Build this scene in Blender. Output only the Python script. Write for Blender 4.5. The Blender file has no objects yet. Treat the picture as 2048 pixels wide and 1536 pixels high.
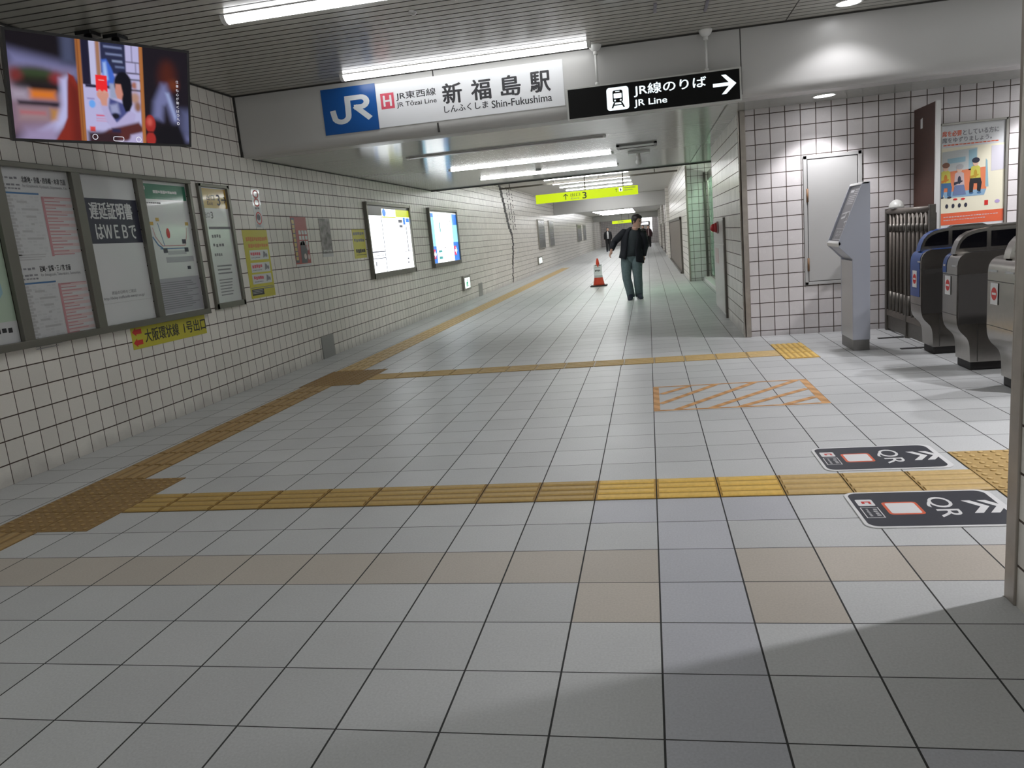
import bpy, bmesh, math, random
from mathutils import Vector, Matrix

random.seed(7)
scene = bpy.context.scene
COL = scene.collection
PI = math.pi

# ------------------------------------------------------------------ camera
FPX = 1522.83                                  # focal length in pixels of the 2048 x 1536 frame
cam_data = bpy.data.cameras.new('camera')
cam_data.sensor_fit = 'HORIZONTAL'
cam_data.sensor_width = 36.0
cam_data.lens = FPX / 2048 * 36.0
cam_data.clip_start = 0.05
cam_data.clip_end = 300
cam = bpy.data.objects.new('camera', cam_data)
COL.objects.link(cam)
ROT = ((0.9810009, 0.1722106, -0.0893346), (-0.0546027, -0.1967752, -0.9789270), (-0.1861604, 0.9652062, -0.1836334))
rx, dn, fw = (Vector(r) for r in ROT)
cam.matrix_world = Matrix(((rx.x, -dn.x, -fw.x, 0.0289), (rx.y, -dn.y, -fw.y, -1.7718), (rx.z, -dn.z, -fw.z, 1.2856), (0, 0, 0, 1)))
scene.camera = cam

# ------------------------------------------------------------------ world, view
world = bpy.data.worlds.new('world')
scene.world = world
world.use_nodes = True
wb = world.node_tree.nodes['Background']
wb.inputs[0].default_value = (0.95, 1.0, 0.97, 1)
wb.inputs[1].default_value = 0.27
vs = scene.view_settings
vs.view_transform = 'Standard'
vs.look = 'None'
vs.gamma = 1.0
vs.use_curve_mapping = False
vs.exposure = 1.08
TUBE = 17.0            # radiance of a lit fluorescent tube far down the passage

# ------------------------------------------------------------------ materials
def new_mat(name):
    m = bpy.data.materials.new(name)
    m.use_nodes = True
    return m, m.node_tree, m.node_tree.nodes['Principled BSDF']

def mat(name, col, rough=0.5, metal=0.0, emit=0.0, ecol=None, coat=0.0, noise=0.0, nscale=20.0, spec=0.5):
    m, nt, b = new_mat(name)
    b.inputs['Base Color'].default_value = (*col, 1)
    b.inputs['Roughness'].default_value = rough
    b.inputs['Metallic'].default_value = metal
    b.inputs['Specular IOR Level'].default_value = spec
    if coat:
        b.inputs['Coat Weight'].default_value = coat
        b.inputs['Coat Roughness'].default_value = 0.06
    if emit:
        b.inputs['Emission Color'].default_value = (*(ecol or col), 1)
        b.inputs['Emission Strength'].default_value = emit
    if noise:
        g = nt.nodes.new('ShaderNodeNewGeometry')
        n = nt.nodes.new('ShaderNodeTexNoise'); n.inputs['Scale'].default_value = nscale; n.inputs['Detail'].default_value = 4
        nt.links.new(g.outputs['Position'], n.inputs['Vector'])
        r = nt.nodes.new('ShaderNodeMapRange')
        r.inputs[1].default_value = 0.3; r.inputs[2].default_value = 0.7
        r.inputs[3].default_value = 1 - noise; r.inputs[4].default_value = 1 + noise
        nt.links.new(n.outputs[0], r.inputs[0])
        x = nt.nodes.new('ShaderNodeMix'); x.data_type = 'RGBA'; x.blend_type = 'MULTIPLY'; x.inputs[0].default_value = 1
        x.inputs[6].default_value = (*col, 1)
        nt.links.new(r.outputs[0], x.inputs[7])
        nt.links.new(x.outputs[2], b.inputs['Base Color'])
    return m

class NT:
    """small helper to write node maths"""
    def __init__(s, nt): s.nt = nt
    def _in(s, sock, v):
        if hasattr(v, 'is_output'): s.nt.links.new(v, sock)
        else: sock.default_value = v
    def m(s, op, a, b=0.0, c=0.0):
        n = s.nt.nodes.new('ShaderNodeMath'); n.operation = op
        s._in(n.inputs[0], a); s._in(n.inputs[1], b); s._in(n.inputs[2], c)
        return n.outputs[0]
    def mix(s, f, a, b, blend='MIX'):
        n = s.nt.nodes.new('ShaderNodeMix'); n.data_type = 'RGBA'; n.blend_type = blend
        s._in(n.inputs[0], f)
        for i, v in ((6, a), (7, b)):
            if isinstance(v, tuple): n.inputs[i].default_value = (*v, 1)
            else: s.nt.links.new(v, n.inputs[i])
        return n.outputs[2]
    def pos(s):
        g = s.nt.nodes.new('ShaderNodeNewGeometry'); x = s.nt.nodes.new('ShaderNodeSeparateXYZ')
        s.nt.links.new(g.outputs['Position'], x.inputs[0])
        return g.outputs['Position'], {'x': x.outputs[0], 'y': x.outputs[1], 'z': x.outputs[2]}
    def white(s, a, b):
        c = s.nt.nodes.new('ShaderNodeCombineXYZ'); s._in(c.inputs[0], a); s._in(c.inputs[1], b)
        w = s.nt.nodes.new('ShaderNodeTexWhiteNoise'); w.noise_dimensions = '3D'
        s.nt.links.new(c.outputs[0], w.inputs['Vector'])
        return w.outputs['Value']
    def noise(s, vec, scale, detail=3):
        n = s.nt.nodes.new('ShaderNodeTexNoise'); n.inputs['Scale'].default_value = scale; n.inputs['Detail'].default_value = detail
        s.nt.links.new(vec, n.inputs['Vector'])
        return n.outputs[0]

def tile_mat(name, ax, pitch, off, joint, col, jcol, var=0.05, rough=0.2, spots=0.04, inlay=None, tone=None, spec=0.5):
    m, nt, b = new_mat(name)
    k = NT(nt)
    P, X = k.pos()
    cell, jm = [], None
    for a, p, o, w in zip(ax, pitch, off, joint):
        q = k.m('DIVIDE', k.m('SUBTRACT', X[a], o), p)
        cell.append(k.m('FLOOR', q))
        e = k.m('GREATER_THAN', k.m('ABSOLUTE', k.m('SUBTRACT', k.m('FRACT', q), 0.5)), 0.5 - w / p / 2)
        jm = e if jm is None else k.m('MAXIMUM', jm, e)
    r = k.white(*cell)
    base = col
    if inlay: base = inlay(k, cell, col)
    v = k.m('ADD', 1 - var, k.m('MULTIPLY', r, 2 * var))
    sp = k.m('ADD', 1 - spots, k.m('MULTIPLY', k.noise(P, 130.0, 2), 2 * spots))
    bl = k.m('ADD', 0.93, k.m('MULTIPLY', k.noise(P, 2.3, 3), 0.14))
    v = k.m('MULTIPLY', k.m('MULTIPLY', v, sp), bl)
    if tone: v = tone(k, P, X, v)
    cc = nt.nodes.new('ShaderNodeCombineColor')
    for i in range(3): nt.links.new(v, cc.inputs[i])
    tc = k.mix(1.0, base, cc.outputs[0], 'MULTIPLY')
    fc = k.mix(jm, tc, jcol)
    nt.links.new(fc, b.inputs['Base Color'])
    rr = k.m('ADD', rough, k.m('MULTIPLY', jm, 0.5))
    rr = k.m('ADD', rr, k.m('MULTIPLY', k.m('SUBTRACT', k.noise(P, 9.0, 3), 0.5), 0.12))
    nt.links.new(rr, b.inputs['Roughness'])
    b.inputs['Specular IOR Level'].default_value = spec
    bp = nt.nodes.new('ShaderNodeBump'); bp.inputs['Strength'].default_value = 0.6; bp.inputs['Distance'].default_value = 0.002
    nt.links.new(k.m('SUBTRACT', 1.0, jm), bp.inputs['Height'])
    nt.links.new(bp.outputs[0], b.inputs['Normal'])
    return m

def floor_inlay(k, cell, col):
    i, j = cell
    def eq(a, v): return k.m('LESS_THAN', k.m('ABSOLUTE', k.m('SUBTRACT', a, v)), 0.5)
    i0 = eq(i, 0)
    beige = k.m('MAXIMUM', eq(j, 3), k.m('MULTIPLY', eq(j, 2), k.m('MAXIMUM', eq(i, -1), eq(i, 1))))
    slate = k.m('MAXIMUM', k.m('MULTIPLY', i0, k.m('LESS_THAN', j, 5.5)), k.m('MULTIPLY', eq(j, 5), k.m('LESS_THAN', k.m('ABSOLUTE', i), 1.5)))
    slate = k.m('MAXIMUM', slate, k.m('MULTIPLY', eq(j, -1), eq(i, 2)))
    c = k.mix(beige, col, (0.53, 0.485, 0.425))
    return k.mix(slate, c, (0.505, 0.515, 0.55))

def foot_tone(k, P, X, v):
    # tiles get unevenly darker towards the wall foot
    h = k.m('ADD', X['z'], k.m('MULTIPLY', k.noise(P, 6.0, 4), -0.16))
    g = k.m('MINIMUM', 1.0, k.m('MAXIMUM', 0.0, k.m('MULTIPLY', k.m('SUBTRACT', h, -0.06), 12.0)))
    return k.m('MULTIPLY', v, k.m('ADD', 0.78, k.m('MULTIPLY', g, 0.22)))

def slat_mat(name, axis, pitch, off, joint, col, jcol, rough, seam=None, spec=0.5):
    m, nt, b = new_mat(name)
    k = NT(nt)
    P, X = k.pos()
    q = k.m('DIVIDE', k.m('SUBTRACT', X[axis], off), pitch)
    d = k.m('ABSOLUTE', k.m('SUBTRACT', k.m('FRACT', q), 0.5))
    jm = k.m('GREATER_THAN', d, 0.5 - joint / pitch / 2)
    if seam is not None:
        jm = k.m('MAXIMUM', jm, k.m('LESS_THAN', k.m('ABSOLUTE', k.m('SUBTRACT', X['x'], seam)), 0.006))
    r = k.white(k.m('FLOOR', q), 0.0)
    v = k.m('ADD', 0.97, k.m('MULTIPLY', r, 0.06))
    cc = nt.nodes.new('ShaderNodeCombineColor')
    for i in range(3): nt.links.new(v, cc.inputs[i])
    nt.links.new(k.mix(jm, k.mix(1.0, col, cc.outputs[0], 'MULTIPLY'), jcol), b.inputs['Base Color'])
    nt.links.new(k.m('ADD', rough, k.m('MULTIPLY', jm, 0.5)), b.inputs['Roughness'])
    b.inputs['Specular IOR Level'].default_value = spec
    bp = nt.nodes.new('ShaderNodeBump'); bp.inputs['Strength'].default_value = 0.12; bp.inputs['Distance'].default_value = 0.003
    nt.links.new(k.m('MINIMUM', 1.0, k.m('MULTIPLY', k.m('SUBTRACT', 0.5, d), 6.0)), bp.inputs['Height'])
    nt.links.new(bp.outputs[0], b.inputs['Normal'])
    return m

M = {}
M['floor'] = tile_mat('floor_tiles', 'xy', (0.3, 0.3), (0, 0), (0.006, 0.0045), (0.56, 0.57, 0.57), (0.05, 0.05, 0.05), 0.05, 0.36, 0.15, floor_inlay, spec=0.22)
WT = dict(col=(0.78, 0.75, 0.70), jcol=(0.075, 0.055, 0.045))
M['wall_yz'] = tile_mat('wall_tiles_along', 'yz', (0.1503, 0.1525), (2.715 - 0.1503 * 60, -0.014), (0.0065, 0.0085), WT['col'], WT['jcol'], 0.06, 0.32, 0.05, None, foot_tone, spec=0.28)
M['wall_xz'] = tile_mat('wall_tiles_across', 'xz', (0.1535, 0.1533), (1.198 - 0.1535 * 40, 2.055 - 0.1533 * 14), (0.0085, 0.009), (0.70, 0.665, 0.665), WT['jcol'], 0.05, 0.26, 0.05, None, foot_tone, spec=0.28)
M['ceil'] = slat_mat('ceiling_slats', 'y', 0.112, 0.0, 0.019, (0.42, 0.41, 0.37), (0.04, 0.036, 0.03), 0.24, 1.372)
M['ceil_low'] = slat_mat('ceiling_slats_low', 'y', 0.10, 0.0, 0.010, (0.42, 0.43, 0.40), (0.12, 0.12, 0.11), 0.13, 0.865)
M['ceil_far'] = mat('far_ceiling_panel', (0.58, 0.57, 0.53), 0.35)
M['beam'] = mat('beam_panel', (0.50, 0.495, 0.48), 0.32, noise=0.02, nscale=1.2)
M['white_paint'] = mat('white_paint', (0.72, 0.72, 0.70), 0.4)
M['door_paint'] = mat('door_paint', (0.47, 0.465, 0.455), 0.35)
M['steel'] = mat('brushed_steel', (0.37, 0.35, 0.325), 0.27, 1.0, noise=0.06, nscale=60)
M['steel_dark'] = mat('dark_steel', (0.14, 0.13, 0.115), 0.42, 0.8, noise=0.08, nscale=40)
M['steel_pale'] = mat('pale_steel', (0.50, 0.51, 0.52), 0.40, 0.6)
M['trim'] = mat('trim_steel', (0.40, 0.36, 0.32), 0.42, 0.7, noise=0.10, nscale=12)
M['frame'] = mat('frame_bronze', (0.17, 0.165, 0.14), 0.38, 0.5)
M['frame_light'] = mat('frame_aluminium', (0.34, 0.33, 0.30), 0.4, 0.6)
M['dark'] = mat('dark_gap', (0.03, 0.028, 0.025), 0.6)
M['black'] = mat('black_plastic', (0.012, 0.012, 0.013), 0.3)
M['sign_black'] = mat('sign_face_black', (0.006, 0.006, 0.006), 0.5, spec=0.15)
M['glass_dark'] = mat('dark_glass', (0.006, 0.006, 0.008), 0.08, coat=0.6)
M['gate_panel'] = mat('gate_sensor_panel', (0.05, 0.047, 0.045), 0.30)
M['gate_blue'] = mat('gate_blue', (0.010, 0.060, 0.26), 0.25)
M['white_sign'] = mat('sign_white', (0.74, 0.75, 0.77), 0.3)
M['jr_blue'] = mat('logo_blue', (0.008, 0.085, 0.32), 0.3)
M['jr_white'] = mat('logo_white', (0.66, 0.68, 0.70), 0.3)
M['ink'] = mat('ink_black', (0.018, 0.018, 0.022), 0.4)
M['ink_grey'] = mat('ink_grey', (0.20, 0.20, 0.22), 0.5)
M['paper_grey_print'] = mat('pale_print', (0.50, 0.51, 0.52), 0.4)
M['ink_pale'] = mat('ink_pale', (0.42, 0.42, 0.43), 0.5)
M['pink_red'] = mat('line_red', (0.62, 0.085, 0.13), 0.35)
M['lit_white'] = mat('lit_white', (0.8, 0.9, 0.95), 0.4, emit=0.46, ecol=(0.86, 0.97, 1.0))
for nm_, k_ in (('lit_tube', 1.0), ('lit_tube_near', 0.33), ('lit_tube_sign', 0.22), ('lit_tube_passage', 0.58)):
    M[nm_] = mat(nm_, (1, 1, 1), 0.4, emit=TUBE * k_, ecol=(0.98, 0.99, 1.0))
M['off_tube'] = mat('unlit_tube', (0.45, 0.43, 0.42), 0.3)
M['lamp_disc'] = mat('lamp_disc', (1, 1, 1), 0.4, emit=9.0, ecol=(0.97, 0.97, 1.0))
M['yellow_sign'] = mat('lit_yellow', (0.25, 0.30, 0.005), 0.4, emit=0.30, ecol=(0.76, 1.0, 0.012), spec=0.2)
M['box_white'] = mat('lightbox_white', (0.85, 0.9, 0.95), 0.3, emit=0.95, ecol=(0.93, 0.97, 1.0))
M['box_yellow'] = mat('lightbox_yellow', (0.5, 0.55, 0.02), 0.3, emit=0.36, ecol=(0.62, 0.70, 0.03))
M['box_blue'] = mat('lightbox_blue', (0.05, 0.25, 0.7), 0.3, emit=0.43, ecol=(0.04, 0.22, 0.80))
M['box_cyan'] = mat('lightbox_cyan', (0.3, 0.7, 0.85), 0.3, emit=0.47, ecol=(0.35, 0.75, 0.95))
M['box_red'] = mat('lightbox_red', (0.7, 0.05, 0.15), 0.3, emit=0.43, ecol=(0.75, 0.06, 0.16))
M['box_teal'] = mat('lightbox_teal', (0.1, 0.5, 0.5), 0.3, emit=0.28, ecol=(0.08, 0.50, 0.52))
M['box_ink'] = mat('lightbox_ink', (0.05, 0.05, 0.07), 0.3, emit=0.12, ecol=(0.3, 0.3, 0.45))
M['box_grey'] = mat('lightbox_grey', (0.12, 0.12, 0.15), 0.3)
M['paper'] = mat('paper', (0.56, 0.57, 0.58), 0.30, coat=0.5)
M['paper_white'] = mat('paper_white', (0.66, 0.67, 0.68), 0.25, coat=0.5)
M['paper_lilac'] = mat('paper_lilac', (0.38, 0.37, 0.42), 0.30, coat=0.5)
M['paper_cream'] = mat('paper_cream', (0.78, 0.74, 0.58), 0.30)
M['pale_pink'] = mat('pale_pink', (0.58, 0.45, 0.45), 0.4)
M['rose'] = mat('rose_ink', (0.50, 0.24, 0.26), 0.4)
M['green_ink'] = mat('green_ink', (0.02, 0.17, 0.10), 0.35, coat=0.5)
M['blue_ink'] = mat('blue_ink', (0.06, 0.16, 0.33), 0.4)
M['sky_ink'] = mat('sky_ink', (0.28, 0.45, 0.52), 0.4)
M['mint'] = mat('mint_paper', (0.42, 0.53, 0.42), 0.35)
M['navy'] = mat('navy_ink', (0.030, 0.032, 0.055), 0.35)
M['ochre_ink'] = mat('ochre_ink', (0.48, 0.30, 0.03), 0.3, coat=0.4)
M['sticker_yellow'] = mat('sticker_yellow', (0.55, 0.50, 0.035), 0.4)
M['note_yellow'] = mat('note_yellow', (0.58, 0.54, 0.09), 0.45)
M['sticker_red'] = mat('sticker_red', (0.60, 0.025, 0.02), 0.4)
M['poster_red'] = mat('poster_red', (0.36, 0.035, 0.035), 0.4)
M['orange_red'] = mat('orange_red', (0.72, 0.13, 0.055), 0.4)
M['orange_ink'] = mat('orange_ink', (0.60, 0.22, 0.03), 0.4)
M['skin'] = mat('skin', (0.58, 0.35, 0.26), 0.5)
M['skin_flat'] = mat('printed_skin', (0.72, 0.47, 0.34), 0.45)
M['hair'] = mat('hair', (0.018, 0.014, 0.012), 0.45)
M['brown_door'] = mat('brown_board', (0.060, 0.022, 0.013), 0.45, noise=0.15, nscale=30)
M['grey_plate'] = mat('grey_plate', (0.30, 0.30, 0.29), 0.45)
M['rail_steel'] = mat('railing_steel', (0.15, 0.13, 0.112), 0.5, 0.45, noise=0.08, nscale=40)
M['shutter'] = mat('shutter_grey', (0.20, 0.17, 0.145), 0.5)
M['tact_old'] = mat('tactile_ochre_old', (0.45, 0.28, 0.075), 0.5, noise=0.10, nscale=50)
M['tact_left'] = mat('tactile_brown', (0.34, 0.215, 0.085), 0.5, noise=0.10, nscale=50)
M['tact_new'] = mat('tactile_yellow', (0.74, 0.45, 0.085), 0.45, noise=0.05, nscale=50)
M['tact_tan'] = mat('tactile_tan', (0.50, 0.34, 0.13), 0.5, noise=0.10, nscale=50)
for k_, c_, r_ in (('tact_old', (0.31, 0.185, 0.045), (0.50, 0.335, 0.105)), ('tact_left', (0.30, 0.18, 0.06), (0.42, 0.275, 0.11)), ('tact_new', (0.50, 0.30, 0.055), (0.80, 0.53, 0.13)), ('tact_tan', (0.44, 0.29, 0.10), (0.60, 0.42, 0.17))):
    M[k_] = mat(k_ + '_base', c_, 0.55, noise=0.10, nscale=50); M[k_ + '_top'] = mat(k_ + '_raised', r_, 0.5, noise=0.08, nscale=50)
def stripe_mat(name, a, b, p):
    m, nt, bs = new_mat(name); k = NT(nt); P, X = k.pos()
    f_ = k.m('GREATER_THAN', k.m('FRACT', k.m('DIVIDE', k.m('ADD', X['x'], k.m('MULTIPLY', X['y'], 0.8)), p)), 0.5)
    nt.links.new(k.mix(k.m('MULTIPLY', f_, k.m('ADD', 0.35, k.m('MULTIPLY', k.noise(P, 14.0), 0.9))), a, b), bs.inputs['Base Color']); bs.inputs['Roughness'].default_value = 0.5
    return m
M['tape'] = mat('warning_tape', (0.60, 0.29, 0.10), 0.45, noise=0.12, nscale=25)
M['tape'] = stripe_mat('warning_tape_striped', (0.70, 0.38, 0.15), (0.50, 0.24, 0.07), 0.15)
M['tape_dark'] = mat('warning_tape_dark', (0.36, 0.20, 0.07), 0.45)
M['mat_navy'] = mat('floor_mat_navy', (0.028, 0.030, 0.042), 0.45, noise=0.06, nscale=90)
M['mat_white'] = mat('floor_mat_white', (0.74, 0.74, 0.74), 0.45)
M['kiosk'] = mat('kiosk_grey', (0.46, 0.48, 0.55), 0.38)
M['kiosk_front'] = mat('kiosk_front_steel', (0.52, 0.52, 0.51), 0.30, 0.55)
M['kiosk_plate'] = mat('kiosk_plate', (0.17, 0.17, 0.18), 0.35)
M['kiosk_ink'] = mat('kiosk_print', (0.58, 0.58, 0.60), 0.4)
M['hyd'] = mat('hydrant_cabinet', (0.50, 0.50, 0.47), 0.35)
M['red_lamp'] = mat('red_lamp', (0.42, 0.012, 0.015), 0.25)
M['cone_orange'] = mat('cone_orange', (0.72, 0.06, 0.02), 0.45)
M['rubber'] = mat('black_rubber', (0.02, 0.018, 0.018), 0.6)
M['glass'] = mat('door_glass', (0.55, 0.72, 0.62), 0.05, emit=0.0)
M['jacket'] = mat('jacket_navy', (0.010, 0.012, 0.018), 0.75)
M['shirt'] = mat('shirt_slate', (0.045, 0.055, 0.062), 0.8)
M['jeans'] = mat('trousers_blue_grey', (0.135, 0.19, 0.20), 0.8, noise=0.12, nscale=30)
M['shoe'] = mat('shoe_dark', (0.018, 0.024, 0.042), 0.6)
M['sole'] = mat('shoe_sole', (0.45, 0.46, 0.48), 0.6)
M['eye'] = mat('eye_dark', (0.02, 0.015, 0.012), 0.3)
M['lip'] = mat('lip', (0.36, 0.13, 0.11), 0.5)
M['suit'] = mat('suit_black', (0.012, 0.012, 0.014), 0.8)
M['maroon'] = mat('coat_maroon', (0.040, 0.012, 0.016), 0.8)
M['bag'] = mat('bag_brown', (0.10, 0.06, 0.035), 0.6)
gl = M['glass'].node_tree.nodes['Principled BSDF']; gl.inputs['Transmission Weight'].default_value = 0.9; gl.inputs['IOR'].default_value = 1.1

def tv_mat(name, col, k=1.0):
    return mat(name, (0.01, 0.01, 0.01), 0.15, emit=k, ecol=col)

# ------------------------------------------------------------------ mesh building
class MB:
    def __init__(s): s.v, s.f, s.mi, s.sm = [], [], [], []
    def add(s, vs, fs, mi=0, smooth=False):
        o = len(s.v)
        s.v += [tuple(p) for p in vs]
        for f in fs:
            s.f.append([o + i for i in f]); s.mi.append(mi); s.sm.append(smooth)
    def box(s, x0, y0, z0, x1, y1, z1, mi=0, mx=None, my=None, mz=None):
        vs = [(x, y, z) for z in (z0, z1) for y in (y0, y1) for x in (x0, x1)]
        mx = mi if mx is None else mx; my = mi if my is None else my; mz = mi if mz is None else mz
        s.add(vs, [(0, 4, 6, 2), (1, 3, 7, 5)], mx)
        s.add(vs, [(0, 1, 5, 4), (2, 6, 7, 3)], my)
        s.add(vs, [(0, 2, 3, 1), (4, 5, 7, 6)], mz)
        return s
    def prism(s, pts, axis, a, b, mi=0, smooth=False):
        """pts: 2-D outline, extruded along axis from a to b"""
        def P(p, t):
            return {'x': (t, p[0], p[1]), 'y': (p[0], t, p[1]), 'z': (p[0], p[1], t)}[axis]
        n = len(pts)
        s.add([P(p, a) for p in pts] + [P(p, b) for p in pts], [(i, (i + 1) % n, n + (i + 1) % n, n + i) for i in range(n)], mi, smooth)
        s.add([P(p, a) for p in pts], [tuple(range(n - 1, -1, -1))], mi)
        s.add([P(p, b) for p in pts], [tuple(range(n))], mi)
        return s
    def tube(s, p, q, r, seg=12, r2=None, mi=0, caps=True):
        p, q = Vector(p), Vector(q); d = (q - p).normalized()
        u = d.orthogonal().normalized(); w = d.cross(u); r2 = r if r2 is None else r2
        vs = [p + (u * math.cos(t) + w * math.sin(t)) * r for t in (2 * PI * i / seg for i in range(seg))]
        vs += [q + (u * math.cos(t) + w * math.sin(t)) * r2 for t in (2 * PI * i / seg for i in range(seg))]
        s.add(vs, [(i, (i + 1) % seg, seg + (i + 1) % seg, seg + i) for i in range(seg)], mi, True)
        if caps:
            s.add(vs[:seg], [tuple(range(seg - 1, -1, -1))], mi); s.add(vs[seg:], [tuple(range(seg))], mi)
        return s
    def path(s, pts, r, seg=10, mi=0):
        for a, b in zip(pts, pts[1:]): s.tube(a, b, r, seg, mi=mi)
        return s
    def loft(s, rings, mi=0, closed=True, caps=True):
        n = len(rings[0])
        vs = [p for r in rings for p in r]; fs = []
        for k in range(len(rings) - 1):
            for i in range(n if closed else n - 1):
                j = (i + 1) % n
                fs.append((k * n + i, k * n + j, (k + 1) * n + j, (k + 1) * n + i))
        s.add(vs, fs, mi, True)
        if caps and closed:
            s.add(rings[0], [tuple(range(n - 1, -1, -1))], mi, True); s.add(rings[-1], [tuple(range(n))], mi, True)
        return s
    def ball(s, c, rx_, ry_=None, rz_=None, nu=16, nv=10, v0=0.0, v1=1.0, mi=0):
        ry_ = rx_ if ry_ is None else ry_; rz_ = rx_ if rz_ is None else rz_
        rings = []
        for j in range(nv + 1):
            ph = PI * (v0 + (v1 - v0) * j / nv)
            rings.append([(c[0] + rx_ * math.sin(ph) * math.cos(2 * PI * i / nu), c[1] + ry_ * math.sin(ph) * math.sin(2 * PI * i / nu), c[2] + rz_ * math.cos(ph)) for i in range(nu)])
        return s.loft(rings, mi)
    def build(s, name, mats, parent=None, bevel=0.0):
        me = bpy.data.meshes.new(name)
        org = Vector((0, 0, 0)); p = parent
        while p is not None:
            org += p.location; p = p.parent
        me.from_pydata([tuple(Vector(v) - org) for v in s.v], [], s.f)
        for m in (mats if isinstance(mats, (list, tuple)) else [mats]):
            me.materials.append(M[m] if isinstance(m, str) else m)
        for p, i, sm in zip(me.polygons, s.mi, s.sm):
            p.material_index = i; p.use_smooth = sm
        bm = bmesh.new(); bm.from_mesh(me)
        bmesh.ops.remove_doubles(bm, verts=bm.verts, dist=1e-5)
        bmesh.ops.recalc_face_normals(bm, faces=bm.faces)
        bm.to_mesh(me); bm.free()
        o = bpy.data.objects.new(name, me); COL.objects.link(o)
        if parent is not None: o.parent = parent
        if bevel:
            b = o.modifiers.new('edge', 'BEVEL'); b.width = bevel; b.segments = 2; b.limit_method = 'ANGLE'
        return o

def tag(o, label, cat, group=None, kind=None):
    o['label'] = label; o['category'] = cat
    if group: o['group'] = group
    if kind: o['kind'] = kind
    return o

def thing(name, label, cat, loc, group=None):
    o = bpy.data.objects.new(name, None); COL.objects.link(o)
    o.location = loc; o.empty_display_size = 0.1
    return tag(o, label, cat, group)

def struct(name, mb, mats, bevel=0.0):
    o = mb.build(name, mats, None, bevel); o['kind'] = 'structure'
    return o

def dup(root, loc, label, group=None):
    r = root.copy(); COL.objects.link(r); r.location = loc; r['label'] = label
    if group: r['group'] = group
    for ch in list(root.children):
        c = ch.copy(); COL.objects.link(c); c.parent = r
        for g in ch.children:
            d = g.copy(); COL.objects.link(d); d.parent = c
    return r

# ------------------------------------------------------------------ flat print on boards
_glyphs = {}
def glyphs(body):
    if body not in _glyphs:
        cu = bpy.data.curves.new('glyphs', 'FONT'); cu.body = body; cu.size = 1; cu.resolution_u = 4
        o = bpy.data.objects.new('glyphs', cu); COL.objects.link(o)
        bpy.context.view_layer.update()
        me = bpy.data.meshes.new_from_object(o.evaluated_get(bpy.context.evaluated_depsgraph_get()))
        _glyphs[body] = ([(v.co.x, v.co.y) for v in me.vertices], [tuple(p.vertices) for p in me.polygons])
        bpy.data.objects.remove(o); bpy.data.curves.remove(cu); bpy.data.meshes.remove(me)
    return _glyphs[body]

class Board:
    def __init__(s, root, O, r, u):
        s.root = root; s.O = Vector(O); s.r = Vector(r).normalized(); s.u = Vector(u).normalized(); s.n = s.r.cross(s.u)
    def P(s, a, b, d): return s.O + s.r * a + s.u * b + s.n * d
    def rects(s, name, rs, m, d, parent=None, th=0.0):
        mb = MB()
        for a0, b0, a1, b1 in rs:
            q = [(a0, b0), (a1, b0), (a1, b1), (a0, b1)]
            if th:
                mb.add([s.P(a, b, d - th) for a, b in q] + [s.P(a, b, d) for a, b in q], [(3, 2, 1, 0), (4, 5, 6, 7), (0, 1, 5, 4), (1, 2, 6, 5), (2, 3, 7, 6), (3, 0, 4, 7)])
            else: mb.add([s.P(a, b, d) for a, b in q], [(0, 1, 2, 3)])
        return mb.build(name, m, s.root if parent is None else parent)
    def rect(s, name, a0, b0, a1, b1, m, d, parent=None, th=0.0): return s.rects(name, [(a0, b0, a1, b1)], m, d, parent, th)
    def polys(s, name, ps, m, d, parent=None, th=0.0):
        mb = MB()
        for k, p in enumerate(ps):
            n = len(p); dd = d + k * 2e-5
            if th:
                mb.add([s.P(a, b, dd - th) for a, b in p] + [s.P(a, b, dd) for a, b in p], [tuple(range(n - 1, -1, -1)), tuple(range(n, 2 * n))] + [(i, (i + 1) % n, n + (i + 1) % n, n + i) for i in range(n)])
            else: mb.add([s.P(a, b, dd) for a, b in p], [tuple(range(n))])
        return mb.build(name, m, s.root if parent is None else parent)
    def text(s, name, body, a0, b0, a1, b1, m, d, bold=0.0, parent=None, keep=False):
        """lettering fitted into the box; keep = height decides and the width follows"""
        v, f = glyphs(body)
        xs = [p[0] for p in v]; ys = [p[1] for p in v]
        x0, x1, y0, y1 = min(xs), max(xs), min(ys), max(ys)
        sy = (b1 - b0) / (y1 - y0); sx = sy if keep else (a1 - a0) / (x1 - x0)
        mb = MB(); h = b1 - b0
        sh = [(0, 0)] if not bold else [(0, 0), (bold, 0), (-bold, 0), (0, bold * 0.7), (0, -bold * 0.7)]
        for k, (dx, dy) in enumerate(sh):
            mb.add([s.P(a0 + (x - x0) * sx + dx * h, b0 + (y - y0) * sy + dy * h, d + k * 5e-5) for x, y in v], f)
        return mb.build(name, m, s.root if parent is None else parent)

def disc(ca, cb, ra, rb=None, n=28, t0=0.0, t1=2 * PI):
    rb = ra if rb is None else rb
    return [(ca + ra * math.cos(t0 + (t1 - t0) * i / (n - (t1 - t0 < 6.28))), cb + rb * math.sin(t0 + (t1 - t0) * i / (n - (t1 - t0 < 6.28)))) for i in range(n)]

def rrect(a0, b0, a1, b1, r, n=6):
    p = []
    for ca, cb, t in ((a1 - r, b1 - r, 0), (a0 + r, b1 - r, PI / 2), (a0 + r, b0 + r, PI), (a1 - r, b0 + r, 1.5 * PI)):
        p += [(ca + r * math.cos(t + PI / 2 * i / n), cb + r * math.sin(t + PI / 2 * i / n)) for i in range(n + 1)]
    return p

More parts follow.
